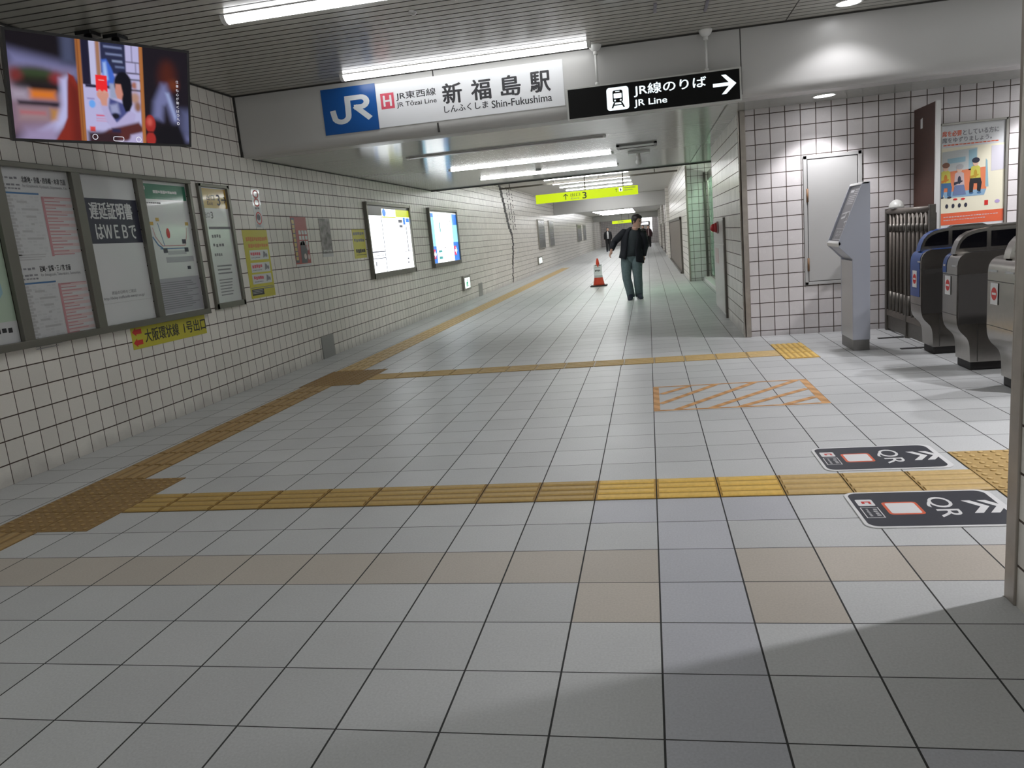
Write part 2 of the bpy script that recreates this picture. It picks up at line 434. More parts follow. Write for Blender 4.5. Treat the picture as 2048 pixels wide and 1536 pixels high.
def stroke(pts, w):
    """quads along a polyline, as a list of polygons"""
    L, R = [], []
    n = len(pts)
    for i in range(n):
        t = Vector((0, 0))
        if i > 0: t += (Vector(pts[i]) - Vector(pts[i - 1])).normalized()
        if i < n - 1: t += (Vector(pts[i + 1]) - Vector(pts[i])).normalized()
        t.normalize(); nn = Vector((-t.y, t.x))
        k = 1.0
        if 0 < i < n - 1:
            k = 1 / max(0.5, abs(t.dot((Vector(pts[i + 1]) - Vector(pts[i])).normalized())))
        L.append(Vector(pts[i]) + nn * w / 2 * k); R.append(Vector(pts[i]) - nn * w / 2 * k)
    return [[tuple(R[i]), tuple(R[i + 1]), tuple(L[i + 1]), tuple(L[i])] for i in range(n - 1)]

def ring(ca, cb, ra, rb, w): return [[(ca + ra * math.cos(a0), cb + rb * math.sin(a0)), (ca + ra * math.cos(a1), cb + rb * math.sin(a1)), (ca + (ra - w) * math.cos(a1), cb + (rb - w) * math.sin(a1)), (ca + (ra - w) * math.cos(a0), cb + (rb - w) * math.sin(a0))] for a0, a1 in ((2 * PI * i / 20, 2 * PI * (i + 1) / 20) for i in range(20))]

def lines(a0, a1, b0, b1, n, fill=0.45, seed=0, ragged=0.35):
    r = random.Random(seed); out = []
    for i in range(n):
        y1 = b1 - (b1 - b0) * i / n; h = (b1 - b0) / n * fill
        out.append((a0, y1 - h, a1 - (a1 - a0) * ragged * r.random(), y1))
    return out

def word_bars(a0, a1, b0, b1, n, seed=0, gap=0.25):
    """one line of print too small to read: a row of short marks"""
    r = random.Random(seed); out = []; w = (a1 - a0) / n
    for i in range(n):
        k = r.uniform(0, 0.25) * (b1 - b0)
        out.append((a0 + i * w, b0 + k, a0 + (i + 1 - gap * r.uniform(0.6, 1.4)) * w, b1 - r.uniform(0, 0.2) * (b1 - b0)))
    return out

# ------------------------------------------------------------------ the room
LX, BY, GY = -4.198, 6.075, 6.996      # left wall, beam face, ticket-gate wall
ZU, ZL, ZC, ZD = 3.04, 2.42, 2.935, 2.60   # ceilings from near to far
RX = 0.93                               # right wall of the far passage
YE = 70.0

fl = MB(); fl.box(LX - 0.2, -6, -0.2, 9, YE + 0.2, 0.0); struct('floor', fl, 'floor')
w = MB(); w.box(LX - 0.2, -6, 0, LX, YE, 3.2); struct('wall_left', w, 'wall_yz')
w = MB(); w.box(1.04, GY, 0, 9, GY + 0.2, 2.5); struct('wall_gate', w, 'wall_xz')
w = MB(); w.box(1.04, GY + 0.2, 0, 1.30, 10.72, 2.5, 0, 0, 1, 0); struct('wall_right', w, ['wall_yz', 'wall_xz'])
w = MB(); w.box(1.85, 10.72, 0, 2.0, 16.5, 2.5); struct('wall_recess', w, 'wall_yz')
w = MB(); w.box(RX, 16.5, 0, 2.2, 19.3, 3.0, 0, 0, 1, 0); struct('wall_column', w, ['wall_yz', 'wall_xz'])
w = MB(); w.box(RX, 19.3, 0, RX + 0.3, YE, 3.0); struct('wall_far_right', w, 'wall_yz')
w = MB(); w.box(8.8, -6, 0, 9, GY, 3.2); struct('wall_hall', w, 'wall_yz')
w = MB(); w.box(LX, YE, 0, RX, YE + 0.2, 3.0); struct('wall_end', w, 'wall_xz')
w = MB(); w.box(LX, -6, ZU, 9, BY + 0.3, ZU + 0.1); struct('ceiling', w, 'ceil')
w = MB(); w.box(LX, 6.15, ZL, 9, 13.5, ZL + 0.08); struct('ceiling_passage', w, 'ceil_low')
w = MB(); w.box(LX, 13.5, ZC, 2.2, 34.3, ZC + 0.1); w.box(LX, 13.44, ZL + 0.08, 2.2, 13.5, ZC + 0.1); struct('ceiling_middle', w, 'ceil_far')
w = MB(); w.box(LX, 34.3, ZD, RX + 0.1, YE, ZD + 0.1); struct('ceiling_far', w, 'ceil_far')
w = MB(); w.box(LX, 34.0, 2.29, RX, 34.6, ZC); struct('trim_far_beam', w, 'beam', 0.02)
w = MB(); w.box(LX, 60.0, 2.16, RX, 60.6, ZD); struct('trim_end_beam', w, 'beam', 0.02)

prof = [(BY, ZU), (BY, 2.515), (BY + 0.006, 2.478), (BY + 0.024, 2.447), (BY + 0.052, 2.426), (BY + 0.09, 2.418), (BY + 0.30, 2.418), (BY + 0.30, ZU)]
for nm, x0, x1 in (('trim_beam', LX, 0.964), ('trim_beam_hall', 0.974, 9)):
    mb = MB(); n = len(prof)
    mb.add([(x0, *p) for p in prof] + [(x1, *p) for p in prof], [(i, i + 1, n + i + 1, n + i) for i in range(n - 1)], 0, True)
    mb.add([(x0, *p) for p in prof], [tuple(range(n))]); mb.add([(x1, *p) for p in prof], [tuple(range(n))])
    o = struct(nm, mb, 'beam')
    md = o.modifiers.new('edge', 'EDGE_SPLIT'); md.split_angle = 0.7
mb = MB(); mb.box(LX, BY - 0.012, 2.42, LX + 0.022, BY + 0.01, ZU); struct('trim_beam_end', mb, 'dark')
mb = MB(); mb.box(0.964, BY + 0.004, 2.45, 0.974, BY + 0.05, ZU); struct('trim_beam_joint', mb, 'dark')
mb = MB(); mb.box(-2.008, BY - 0.001, 2.95, -1.996, BY + 0.02, 3.03); mb.box(-2.012, BY - 0.001, 2.44, -1.994, BY + 0.03, 2.53); struct('trim_beam_seam', mb, 'dark')
mb = MB(); mb.box(1.03, GY - 0.02, 0, 1.10, GY + 0.01, 2.42); mb.box(1.03, GY - 0.02, 0, 1.05, GY + 0.09, 2.42); struct('trim_corner', mb, 'trim', 0.006)
mb = MB(); mb.box(RX - 0.012, 16.47, 0, RX + 0.03, 16.56, 2.6); struct('trim_column', mb, 'trim', 0.008)
mb = MB(); mb.box(1.31, 16.46, 0, 1.36, 16.50, 2.42); struct('trim_doorway', mb, 'steel_dark')
mb = MB(); mb.box(LX, 6.3, ZL - 0.008, LX + 0.02, 13.5, ZL + 0.0); mb.box(LX, 13.44, ZL - 0.02, 1.3, 13.52, ZL + 0.005); struct('trim_ceiling', mb, 'dark')
mb = MB(); mb.box(LX, -6, ZU - 0.012, LX + 0.02, BY, ZU); mb.box(LX, BY - 0.02, ZU - 0.010, 9, BY, ZU); struct('trim_ceiling_near', mb, 'dark')
# square pillar close on the right, with its worn steel corner strip
w = MB(); w.box(1.118, -0.9, 0, 1.9, 0.775, ZU, 0, 0, 1, 0); struct('wall_pillar', w, ['wall_yz', 'wall_xz'])
mb = MB(); mb.box(1.110, 0.715, 0, 1.125, 0.782, ZU); mb.box(1.110, 0.770, 0, 1.17, 0.782, ZU); struct('trim_pillar', mb, 'trim', 0.004)
# doorway recess on the right of the passage: raised step, glass doors
mb = MB(); mb.box(1.24, 10.72, 0, 1.85, 16.5, 0.085); struct('trim_step', mb, 'white_paint', 0.006)
d = MB(); d.box(1.40, 10.75, 0.085, 1.43, 16.45, 0.14)
d.box(1.40, 10.75, 2.25, 1.43, 16.45, 2.42)
for y in (10.75, 12.15, 13.55, 14.95, 16.40): d.box(1.395, y, 0.085, 1.435, y + 0.05, 2.42)
dr = struct('door_1', d, 'steel')
g = MB()
for y in (10.80, 12.20, 13.60, 15.0): g.box(1.41, y, 0.14, 1.418, y + 1.35, 2.25)
g.build('door_glass', 'glass', dr)
hd = MB(); hd.path([(1.40, 14.9, 1.22), (1.34, 14.9, 1.22), (1.34, 13.0, 1.22), (1.40, 13.0, 1.22)], 0.018); hd.build('door_handle', 'steel_pale', dr)

# access hatch in the gate wall
d = MB()
HX0, HX1, HZ0, HZ1 = 1.676, 2.256, 0.533, 1.888
for b in ((HX0, HZ0, HX0 + 0.035, HZ1), (HX1 - 0.035, HZ0, HX1, HZ1), (HX0, HZ0, HX1, HZ0 + 0.03), (HX0, HZ1 - 0.035, HX1, HZ1)): d.box(b[0], GY - 0.018, b[1], b[2], GY, b[3])
dr = struct('door_2', d, 'door_paint', 0.002)
d = MB(); d.box(HX0 + 0.03, GY - 0.016, HZ0 + 0.012, HX1 - 0.03, GY - 0.002, HZ0 + 0.034); d.build('door_sill', 'steel_dark', dr)
d = MB(); d.box(HX0 + 0.043, GY - 0.012, HZ0 + 0.038, HX1 - 0.044, GY, HZ1 - 0.044); d.build('door_leaf', 'door_paint', dr)
d = MB(); d.box(HX0 + 0.033, GY - 0.003, HZ0 + 0.028, HX1 - 0.033, GY - 0.001, HZ1 - 0.033); d.build('door_gap', 'dark', dr)
for z in (0.75, 1.48):
    d = MB(); d.tube((HX0 + 0.036, GY - 0.02, z - 0.07), (HX0 + 0.036, GY - 0.02, z + 0.07), 0.011, 8); d.build('hinge', mat('rusty_hinge', (0.22, 0.12, 0.06), 0.6), dr)

# ------------------------------------------------------------------ lamps
def fluorescent(y, z, label, lit='lit_tube', x0=-2.87, x1=-0.40):
    hg = 0.046 if z > 3.0 else 0.017
    t = thing('fluorescent_light', label, 'ceiling light', ((x0 + x1) / 2, y, z), 'strip lights across the ceiling')
    h = MB(); h.box(x0, y - 0.056, z - 0.006, x1, y + 0.056, z); h.build('base_plate', 'white_paint', t)
    pr = [(y + 0.050 * math.cos(a), z - 0.006 - hg * math.sin(a)) for a in [PI * i / 12 for i in range(13)]]
    for xa, xb in ((x0, x0 + 0.035), (x1 - 0.035, x1)):
        e = MB(); e.prism([(yy + (yy - y) * 0.06, zz - 0.003 * (zz < z - 0.01)) for yy, zz in pr], 'x', xa, xb); e.build('end_cap', 'white_paint', t)
    b = MB(); b.prism(pr, 'x', x0 + 0.035, x1 - 0.035, 0, True); b.build('diffuser', lit, t)
    return t
fluorescent(3.65, ZU, 'lit strip light left of the station sign, cut by the top edge', 'lit_tube_near')
fluorescent(5.82, ZU, 'lit strip light close before the beam, above the station name sign', 'lit_tube_sign')
fluorescent(1.45, ZU, 'added unseen fill strip light in the near ceiling above the near floor tiles', 'lit_tube_near')  # out of view, added as fill for the near floor and left wall
fluorescent(-0.75, ZU, 'added unseen fill strip light in the near ceiling above the camera spot', 'lit_tube_near')  # second fill strip, added above the frame
fluorescent(7.73, ZL, 'unlit strip light in the passage ceiling just behind the beam', 'off_tube')
fluorescent(9.82, ZL, 'lit strip light, first one behind the unlit fitting', 'lit_tube_passage')
fluorescent(11.95, ZL, 'lit strip light, second one behind the unlit fitting', 'lit_tube_passage')
fluorescent(3.4, ZU, 'added unseen strip light over the ticket gates', 'lit_tube_near', 3.0, 5.5)  # added out of view to soften the floor shadows of the gates
fluorescent(1.2, ZU, 'added unseen strip light over the hall before the ticket gates', 'lit_tube_near', 3.0, 5.5)  # also added out of view, soft light for the hall
NUM = ('first', 'second', 'third', 'fourth', 'fifth', 'sixth', 'seventh', 'eighth', 'ninth')
for k, y in enumerate((16.6, 18.7, 20.8, 22.9, 24.85, 26.9, 28.9, 31.0, 33.0)):
    fluorescent(y, ZC - 0.003, '%s lit strip light in the raised ceiling round the yellow sign' % NUM[k])
for k, y in enumerate((37.0, 40.2, 43.5, 46.9, 49.0, 51.0, 54.0, 57.0)):  # first three are hidden, added to light this stretch
    fluorescent(y, ZD - 0.003, '%s lit strip light in the partly added row beyond the second beam' % NUM[k], 'lit_tube', -3.3, -0.8)
for k, y in enumerate((62.5, 66.5)):
    fluorescent(y, ZD - 0.003, '%s strip light before the far end wall' % ('second last', 'last')[k], 'lit_tube', -3.3, -0.8)

def downlight(x, y, z, label, power, blend=0.4, angle=125, col=(0.97, 0.96, 1.0)):
    t = thing('downlight', label, 'ceiling light', (x, y, z), 'round downlights over the ticket gates')
    r = MB()
    pts = [(0.115, 0.0), (0.115, -0.006), (0.10, -0.008), (0.098, -0.002)]
    rings = [[(x + q[0] * math.cos(2 * PI * i / 32), y + q[0] * math.sin(2 * PI * i / 32), z + q[1]) for i in range(32)] for q in pts]
    r.loft(rings, 0, True, False); r.build('rim', 'white_paint', t)
    b = MB(); b.add([(x + 0.098 * math.cos(2 * PI * i / 32), y + 0.098 * math.sin(2 * PI * i / 32), z - 0.003) for i in range(32)], [tuple(range(32))]); b.build('lens', 'lamp_disc', t)
    l = bpy.data.lights.new('downlight_lamp', 'SPOT'); l.energy = power; l.spot_size = math.radians(angle); l.spot_blend = blend; l.shadow_soft_size = 0.07; l.color = col
    lo = bpy.data.objects.new('downlight_lamp', l); COL.objects.link(lo); lo.location = (0, 0, -0.03); lo.parent = t
    return t
downlight(1.832, 5.70, ZU, 'round lit downlight in the upper ceiling before the plain beam, at the top edge', 13)
downlight(1.81, 6.58, ZL, 'round lit downlight under the beam above the grey wall hatch', 36, 0.45, 108)
downlight(3.35, 1.72, ZU, 'round downlight over the hall right of the pillar', 170)
downlight(3.9, 4.9, ZU, 'round downlight over the middle of the ticket gates', 90)
downlight(3.95, 6.58, ZL, 'round downlight under the beam above the seat manners poster', 40, 0.45, 108)
downlight(5.6, 3.6, ZU, 'round downlight over the hall behind the ticket gates', 90)

t = thing('recess_lamp', 'pale green lit lamp strip in the doorway recess beside the tiled column', 'ceiling light', (1.62, 15.0, ZL))
b_ = MB(); b_.box(1.55, 13.2, ZL - 0.03, 1.70, 16.2, ZL); b_.build('housing', 'white_paint', t)
b_ = MB(); b_.box(1.56, 13.25, ZL - 0.05, 1.69, 16.15, ZL - 0.03); b_.build('diffuser', mat('lit_green_white', (0.8, 0.9, 0.8), 0.4, emit=22.0, ecol=(0.80, 1.0, 0.84)), t)

# ------------------------------------------------------------------ station name sign on the beam
t = thing('station_sign', 'white station name sign with a blue logo square on the long beam', 'sign', (-1.95, BY, 2.53))
B = Board(t, (0, BY, 0), (1, 0, 0), (0, 0, 1))
B.rect('panel', -2.62, 2.545, -0.70, 2.975, 'white_sign', 0.006, None, 0.006)
lp = B.rect('logo_panel', -3.21, 2.535, -2.622, 2.985, 'jr_blue', 0.010, None, 0.010)
def L(u, v): return (-3.21 + 0.588 * u, 2.535 + 0.45 * v)
J = [(0.185, 0.52), (0.20, 0.41)] + [(0.335 + 0.135 * math.cos(a), 0.385 - 0.13 * math.sin(a)) for a in [PI - 0.15 - i * (PI - 0.15) / 9 for i in range(1, 10)]] + [(0.475, 0.56), (0.475, 0.748)]
Rr = [(0.425, 0.748), (0.72, 0.748)] + [(0.72 + 0.105 * math.sin(a), 0.643 + 0.105 * math.cos(a)) for a in [i * PI / 8 for i in range(1, 8)]] + [(0.72, 0.538), (0.585, 0.538)]
leg = [(0.60, 0.565), (0.865, 0.265)]
B.polys('logo_letters', [[L(*p) for p in q] for s_ in (J, Rr, leg) for q in stroke(s_, 0.105)], 'jr_white', 0.0108, lp)
hb = B.rect('line_badge', -2.575, 2.722, -2.432, 2.874, 'pink_red', 0.0075)
B.text('badge_letter', 'H', -2.545, 2.748, -2.462, 2.850, 'white_sign', 0.0085, 0.035, hb)
B.text('lettering', 'JR東西線', -2.41, 2.785, -1.99, 2.868, 'ink', 0.0072, 0.012)
B.text('lettering', 'JR Tōzai Line', -2.41, 2.712, -1.99, 2.772, 'ink', 0.0072, 0.012)
for ch, cx in zip('新福島駅', (-1.822, -1.526, -1.226, -0.93)):
    B.text('lettering', ch, cx - 0.098, 2.698, cx + 0.098, 2.888, 'ink', 0.0072, 0.028)
B.text('lettering', 'しんふくしま', -1.92, 2.612, -1.468, 2.678, 'ink', 0.0072, 0.022)
B.text('lettering', 'Shin-Fukushima', -1.43, 2.602, -0.825, 2.672, 'ink', 0.0072, 0.018)

# ------------------------------------------------------------------ hanging black platform sign
HY = 5.93
t = thing('hanging_sign', 'black illuminated sign with a train pictogram and arrow hanging on two rods', 'sign', (0.14, HY, 2.37))
c = MB(); c.box(-0.672, HY, 2.372, 0.952, HY + 0.09, 2.672); c.build('casing', mat('sign_casing', (0.55, 0.55, 0.52), 0.35), t, 0.004)
B = Board(t, (0, HY, 0), (1, 0, 0), (0, 0, 1))
B.rect('face', -0.655, 2.388, 0.935, 2.656, 'sign_black', 0.002)
ic = B.polys('pictogram', [rrect(-0.288, 2.420, -0.080, 2.628, 0.028)], 'lit_white', 0.003)
def I(u, v): return (-0.288 + 0.208 * u, 2.420 + 0.208 * v)
B.polys('pictogram_train', [[I(*p) for p in rrect(0.27, 0.33, 0.73, 0.87, 0.09)], [I(0.30, 0.33), I(0.38, 0.33), I(0.27, 0.10), I(0.19, 0.10)], [I(0.62, 0.33), I(0.70, 0.33), I(0.81, 0.10), I(0.73, 0.10)], [I(0.27, 0.20), I(0.73, 0.20), I(0.75, 0.25), I(0.25, 0.25)]], 'sign_black', 0.004, ic)
B.polys('pictogram_light', [[I(*p) for p in rrect(0.32, 0.52, 0.68, 0.73, 0.03)], [I(*p) for p in rrect(0.40, 0.79, 0.60, 0.83, 0.015)], [I(*p) for p in disc(0.37, 0.425, 0.04)], [I(*p) for p in disc(0.63, 0.425, 0.04)]], 'lit_white', 0.005, ic)
B.text('lettering', 'JR線のりば', -0.030, 2.517, 0.635, 2.628, 'lit_white', 0.003, 0.016)
B.text('lettering', 'JR Line', -0.033, 2.418, 0.272, 2.492, 'lit_white', 0.003, 0.016)
B.polys('arrow', [[(0.695, 2.517), (0.865, 2.517), (0.865, 2.548), (0.695, 2.548)], [(0.905, 2.5325), (0.812, 2.618), (0.772, 2.618), (0.853, 2.5325)], [(0.905, 2.5325), (0.853, 2.5325), (0.772, 2.447), (0.812, 2.447)]], 'lit_white', 0.003)
for x in (-0.37, 0.65):
    r = MB(); r.tube((x, HY + 0.045, 2.672), (x, HY + 0.045, 3.0), 0.012, 10); r.tube((x, HY + 0.045, 2.672), (x, HY + 0.045, 2.70), 0.02, 10)
    rod = r.build('rod', 'white_paint', t)
    cp = MB(); cp.ball((x, HY + 0.045, ZU), 0.062, 0.062, 0.062, 18, 10, 0.5, 1.0); cp.tube((x, HY + 0.045, ZU - 0.09), (x, HY + 0.045, ZU - 0.05), 0.022, 12); cp.build('ceiling_cup', 'white_paint', rod)

# small things on the near ceiling
s_ = MB(); s_.ball((-1.618, 4.178, ZU), 0.028, 0.05, 0.022, 14, 8, 0.5, 1.0)
tag(s_.build('smoke_sensor', 'grey_plate'), 'small dark grey round sensor on the near ceiling between the two strip lights', 'sensor')
for x, y0, y1, lb in ((0.184, 4.86, 5.12, 'left of two short dark slots in the near ceiling above the black sign'), (0.60, 5.0, 5.30, 'right of two short dark slots in the near ceiling above the black sign')):
    s_ = MB(); s_.box(x - 0.012, y0, ZU - 0.012, x + 0.012, y1, ZU); tag(s_.build('ceiling_slot', mat('slot_grey', (0.20, 0.19, 0.22), 0.4)), lb, 'ceiling fitting', 'short slots in the near ceiling')

# passage ceiling: vent and dome camera
t = thing('ceiling_vent', 'flat rectangular vent in the passage ceiling behind the black sign', 'vent', (-0.06, 9.2, ZL))
v = MB()
for b in ((-0.33, 8.98, -0.29, 9.42), (0.17, 8.98, 0.21, 9.42), (-0.33, 8.98, 0.21, 9.03), (-0.33, 9.36, 0.21, 9.42)): v.box(b[0], b[1], ZL - 0.02, b[2], b[3], ZL)
v.build('frame', 'grey_plate', t)
v = MB(); v.box(-0.29, 9.03, ZL - 0.010, 0.17, 9.36, ZL); v.build('grille', 'white_paint', t)
t = thing('security_camera', 'white security camera on a plate under the passage ceiling', 'camera', (-0.05, 10.1, ZL))
v = MB(); v.box(-0.20, 10.0, ZL - 0.03, 0.12, 10.25, ZL); v.build('mount', 'white_paint', t)
v = MB(); v.tube((-0.05, 10.1, ZL - 0.03), (-0.05, 10.1, ZL - 0.13), 0.03, 12); v.ball((-0.05, 10.1, ZL - 0.15), 0.045); v.build('camera_head', 'white_paint', t)
s_ = MB(); s_.tube((-1.712, 11.3, ZL), (-1.712, 11.3, ZL - 0.02), 0.05, 16); tag(s_.build('fire_detector', 'grey_plate'), 'small round detector on the passage ceiling before the second lit strip', 'sensor')

# ------------------------------------------------------------------ television hung from the ceiling, top left
yaw, tilt = 1.0408, 0.2755
TC = Vector((-3.587, 3.215, 2.537)); TW, TH = 1.21, 0.6806
tr = Vector((math.cos(yaw), math.sin(yaw), 0)); tn = Vector((-math.sin(yaw), math.cos(yaw), 0)); tu = Vector((0, 0, 1)) * math.cos(tilt) - tn * math.sin(tilt)
t = thing('television', 'black flat television showing a colourful film, hung from the ceiling at top left', 'television', TC)
B = Board(t, TC - tr * TW / 2 + tu * TH / 2, tr, tu)
B.rect('casing', 0, -TH, TW, 0, 'black', 0.0, None, 0.05)
s0 = 0.018
def tvp(pts): return [(s0 + (TW - 2 * s0) * a, -s0 - (TH - 2 * s0) * b) for a, b in pts]
def sm(d, w): return 0.0 if d <= -w else 1.0 if d >= w else 0.5 + 0.5 * math.sin(PI * d / 2 / w)
def poly_d(p, pts):
    ins, best = False, 9.0
    n = len(pts)
    for i in range(n):
        (x0, y0), (x1, y1) = pts[i], pts[(i + 1) % n]
        dx, dy = x1 - x0, y1 - y0
        t_ = max(0.0, min(1.0, ((p[0] - x0) * dx + (p[1] - y0) * dy) / (dx * dx + dy * dy + 1e-12)))
        best = min(best, math.hypot(p[0] - x0 - t_ * dx, (p[1] - y0 - t_ * dy) * 0.5625))
        if (y0 > p[1]) != (y1 > p[1]) and p[0] < (x1 - x0) * (p[1] - y0) / (y1 - y0) + x0: ins = not ins
    return best if ins else -best
def R_(a0, b0, a1, b1): return [(a0, b0), (a1, b0), (a1, b1), (a0, b1)]
def E_(ca, cb, ra, rb): return disc(ca, cb, ra, rb, 20)
FILM = [   # outline, colour, softness
    (R_(-.1, -.1, 1.1, 1.1), (0.007, 0.005, 0.008), 0.01),
    ([(0, .17), (.36, .27), (.36, .40), (0, .33)], (0.17, 0.17, 0.33), 0.05),
    (R_(.27, -.05, .34, .24), (0.06, 0.07, 0.13), 0.03),
    (R_(-.05, .33, .30, .95), (0.20, 0.13, 0.18), 0.05),
    (E_(.13, .42, .115, .10), (0.020, 0.022, 0.012), 0.045), (E_(.13, .36, .08, .03), (0.03, 0.055, 0.02), 0.03),
    (E_(.235, .42, .035, .07), (0.22, 0.025, 0.03), 0.03), (E_(.03, .40, .03, .06), (0.16, 0.025, 0.025), 0.03),
    (E_(.15, .49, .13, .055), (0.012, 0.008, 0.010), 0.03),
    (R_(.09, .525, .22, .605), (0.62, 0.17, 0.02), 0.022), (R_(.0, .53, .08, .62), (0.35, 0.30, 0.38), 0.04),
    (R_(.03, .635, .24, .675), (0.008, 0.006, 0.012), 0.015), (R_(.03, .70, .18, .82), (0.30, 0.20, 0.22), 0.035), (R_(.04, .735, .16, .755), (0.40, 0.10, 0.12), 0.02),
    (R_(.19, .70, .235, .85), (0.42, 0.20, 0.06), 0.02),
    ([(.25, .40), (.30, .36), (.295, .62), (.28, .80), (.22, .92), (.16, .98), (.12, .92), (.22, .80), (.25, .65)], (0.45, 0.45, 0.72), 0.025),
    ([(0, 1.05), (.06, .90), (.2, .86), (.25, 1.05)], (0.30, 0.24, 0.40), 0.05),
    ([(.296, .335), (.325, .36), (.345, .45), (.362, 1.1), (.17, 1.1), (.25, .88), (.275, .77), (.287, .5)], (0.21, 0.022, 0.014), 0.008),
    ([(.30, .42), (.35, .5), (.36, 1.1), (.30, 1.1)], (0.13, 0.014, 0.010), 0.03),
    (R_(.372, -.05, .70, 1.1), (0.45, 0.43, 0.68), 0.004),
    (R_(.372, -.05, .418, .43), (0.012, 0.010, 0.030), 0.004), (R_(.418, -.05, .448, .43), (0.50, 0.50, 0.72), 0.004), (R_(.452, -.05, .475, .43), (0.34, 0.17, 0.10), 0.006),
    (R_(.478, -.05, .62, .30), (0.020, 0.024, 0.065), 0.006),
    (R_(.50, .03, .60, .045), (0.22, 0.26, 0.45), 0.008), (R_(.51, .10, .60, .115), (0.20, 0.24, 0.42), 0.008), (R_(.545, .165, .60, .18), (0.30, 0.36, 0.55), 0.008), (R_(.56, .22, .61, .235), (0.16, 0.20, 0.36), 0.008),
    ([(.482, .17), (.51, .16), (.535, .24), (.555, .34), (.54, .44), (.485, .44)], (0.05, 0.13, 0.55), 0.008), ([(.49, .20), (.505, .19), (.515, .36), (.49, .40)], (0.35, 0.50, 0.85), 0.012),
    (R_(.385, .425, .56, .455), (0.015, 0.014, 0.045), 0.004), (R_(.52, .40, .56, .55), (0.30, 0.34, 0.50), 0.01),
    (R_(.62, .16, .71, .172), (0.09, 0.08, 0.13), 0.005), (R_(.62, .27, .71, .285), (0.07, 0.06, 0.10), 0.005), (R_(.655, .0, .66, .17), (0.14, 0.12, 0.20), 0.005), (R_(.675, .17, .68, .28), (0.14, 0.12, 0.20), 0.005),
    (R_(.63, .335, .71, .35), (0.05, 0.05, 0.07), 0.006), (R_(.63, .44, .71, .46), (0.05, 0.04, 0.06), 0.006),
    (E_(.665, .40, .018, .035), (0.35, 0.14, 0.10), 0.012), (E_(.69, .40, .012, .035), (0.50, 0.46, 0.60), 0.012), (E_(.665, .53, .03, .06), (0.42, 0.24, 0.18), 0.02), (E_(.68, .62, .02, .05), (0.25, 0.12, 0.08), 0.015),
    (E_(.416, .62, .018, .04), (0.14, 0.36, 0.82), 0.006), (R_(.435, .725, .50, .74), (0.60, 0.07, 0.14), 0.004), (R_(.435, .76, .505, .768), (0.55, 0.22, 0.35), 0.004), (R_(.435, .785, .50, .793), (0.55, 0.25, 0.38), 0.004), (R_(.395, .85, .425, .90), (0.62, 0.06, 0.06), 0.004), (R_(.39, .56, .43, .575), (0.25, 0.22, 0.45), 0.005),
    ([(.515, .55), (.60, .60), (.64, .70), (.58, .80), (.50, .80), (.505, .66)], (0.06, 0.07, 0.22), 0.01), ([(.515, .62), (.56, .60), (.57, .70), (.52, .70)], (0.30, 0.32, 0.52), 0.015), (E_(.545, .73, .022, .03), (0.01, 0.01, 0.02), 0.008),
    ([(.455, .60), (.49, .57), (.52, .72), (.55, .80), (.63, .66), (.665, .70), (.655, .79), (.60, .84), (.52, .87), (.49, .78)], (0.42, 0.38, 0.62), 0.008),
    (E_(.598, .395, .052, .125), (0.004, 0.004, 0.010), 0.008), ([(.575, .40), (.648, .40), (.648, .60), (.63, .67), (.605, .68), (.59, .60)], (0.004, 0.004, 0.010), 0.006),
    ([(.555, .40), (.585, .40), (.595, .50), (.585, .56), (.56, .545), (.55, .48)], (0.55, 0.24, 0.19), 0.006),
    (E_(.478, .52, .034, .055), (0.60, 0.28, 0.22), 0.006), ([(.455, .53), (.505, .53), (.50, .63), (.47, .63)], (0.58, 0.28, 0.22), 0.006),
    (R_(.443, .325, .507, .485), (0.80, 0.020, 0.025), 0.003), (R_(.46, .37, .49, .378), (0.80, 0.40, 0.40), 0.003), (E_(.462, .485, .008, .015), (0.62, 0.32, 0.26), 0.004), (E_(.49, .488, .008, .015), (0.62, 0.32, 0.26), 0.004),
    ([(.44, .95), (.50, .87), (.58, .83), (.68, .78), (.71, .84), (.71, .92), (.60, .99), (.44, 1.0)], (0.09, 0.022, 0.022), 0.015), (R_(.38, .90, .56, 1.05), (0.035, 0.015, 0.02), 0.02), (R_(.52, .86, .57, .90), (0.02, 0.02, 0.06), 0.01),
    ([(.61, 1.05), (.63, .92), (.71, .88), (.71, 1.05)], (0.42, 0.38, 0.60), 0.012),
    (R_(.345, -.05, .372, 1.1), (0.36, 0.13, 0.035), 0.004), (R_(.352, -.05, .358, 1.1), (0.20, 0.06, 0.02), 0.006),
    (R_(.70, -.05, .722, 1.1), (0.38, 0.14, 0.04), 0.004),
    (R_(.722, -.05, 1.1, 1.1), (0.010, 0.007, 0.012), 0.004),
    (E_(.87, .28, .05, .16), (0.07, 0.013, 0.008), 0.05), (E_(.905, .36, .03, .05), (0.13, 0.03, 0.012), 0.03),
    ([(.83, .36), (.86, .36), (.90, .55), (.95, .78), (1.02, .95), (.97, 1.0), (.90, .80), (.86, .58), (.84, .60), (.83, .75), (.77, .72), (.78, .55)], (0.16, 0.17, 0.34), 0.03), ([(.855, .45), (.875, .45), (.92, .70), (.91, .74)], (0.30, 0.36, 0.60), 0.015),
    (R_(.95, .62, 1.05, .90), (0.09, 0.10, 0.20), 0.04), ([(.77, .82), (.94, .76), (1.0, 1.05), (.77, 1.05)], (0.006, 0.005, 0.008), 0.03),
    (E_(.752, .79, .032, .095), (0.34, 0.026, 0.022), 0.006), (E_(.748, .77, .015, .04), (0.55, 0.10, 0.08), 0.015), (E_(.752, .955, .030, .075), (0.34, 0.026, 0.022), 0.006), (R_(.735, .87, .77, .89), (0.10, 0.01, 0.01), 0.004),
]
NX, NY = 200, 112
mb = MB(); cols = []
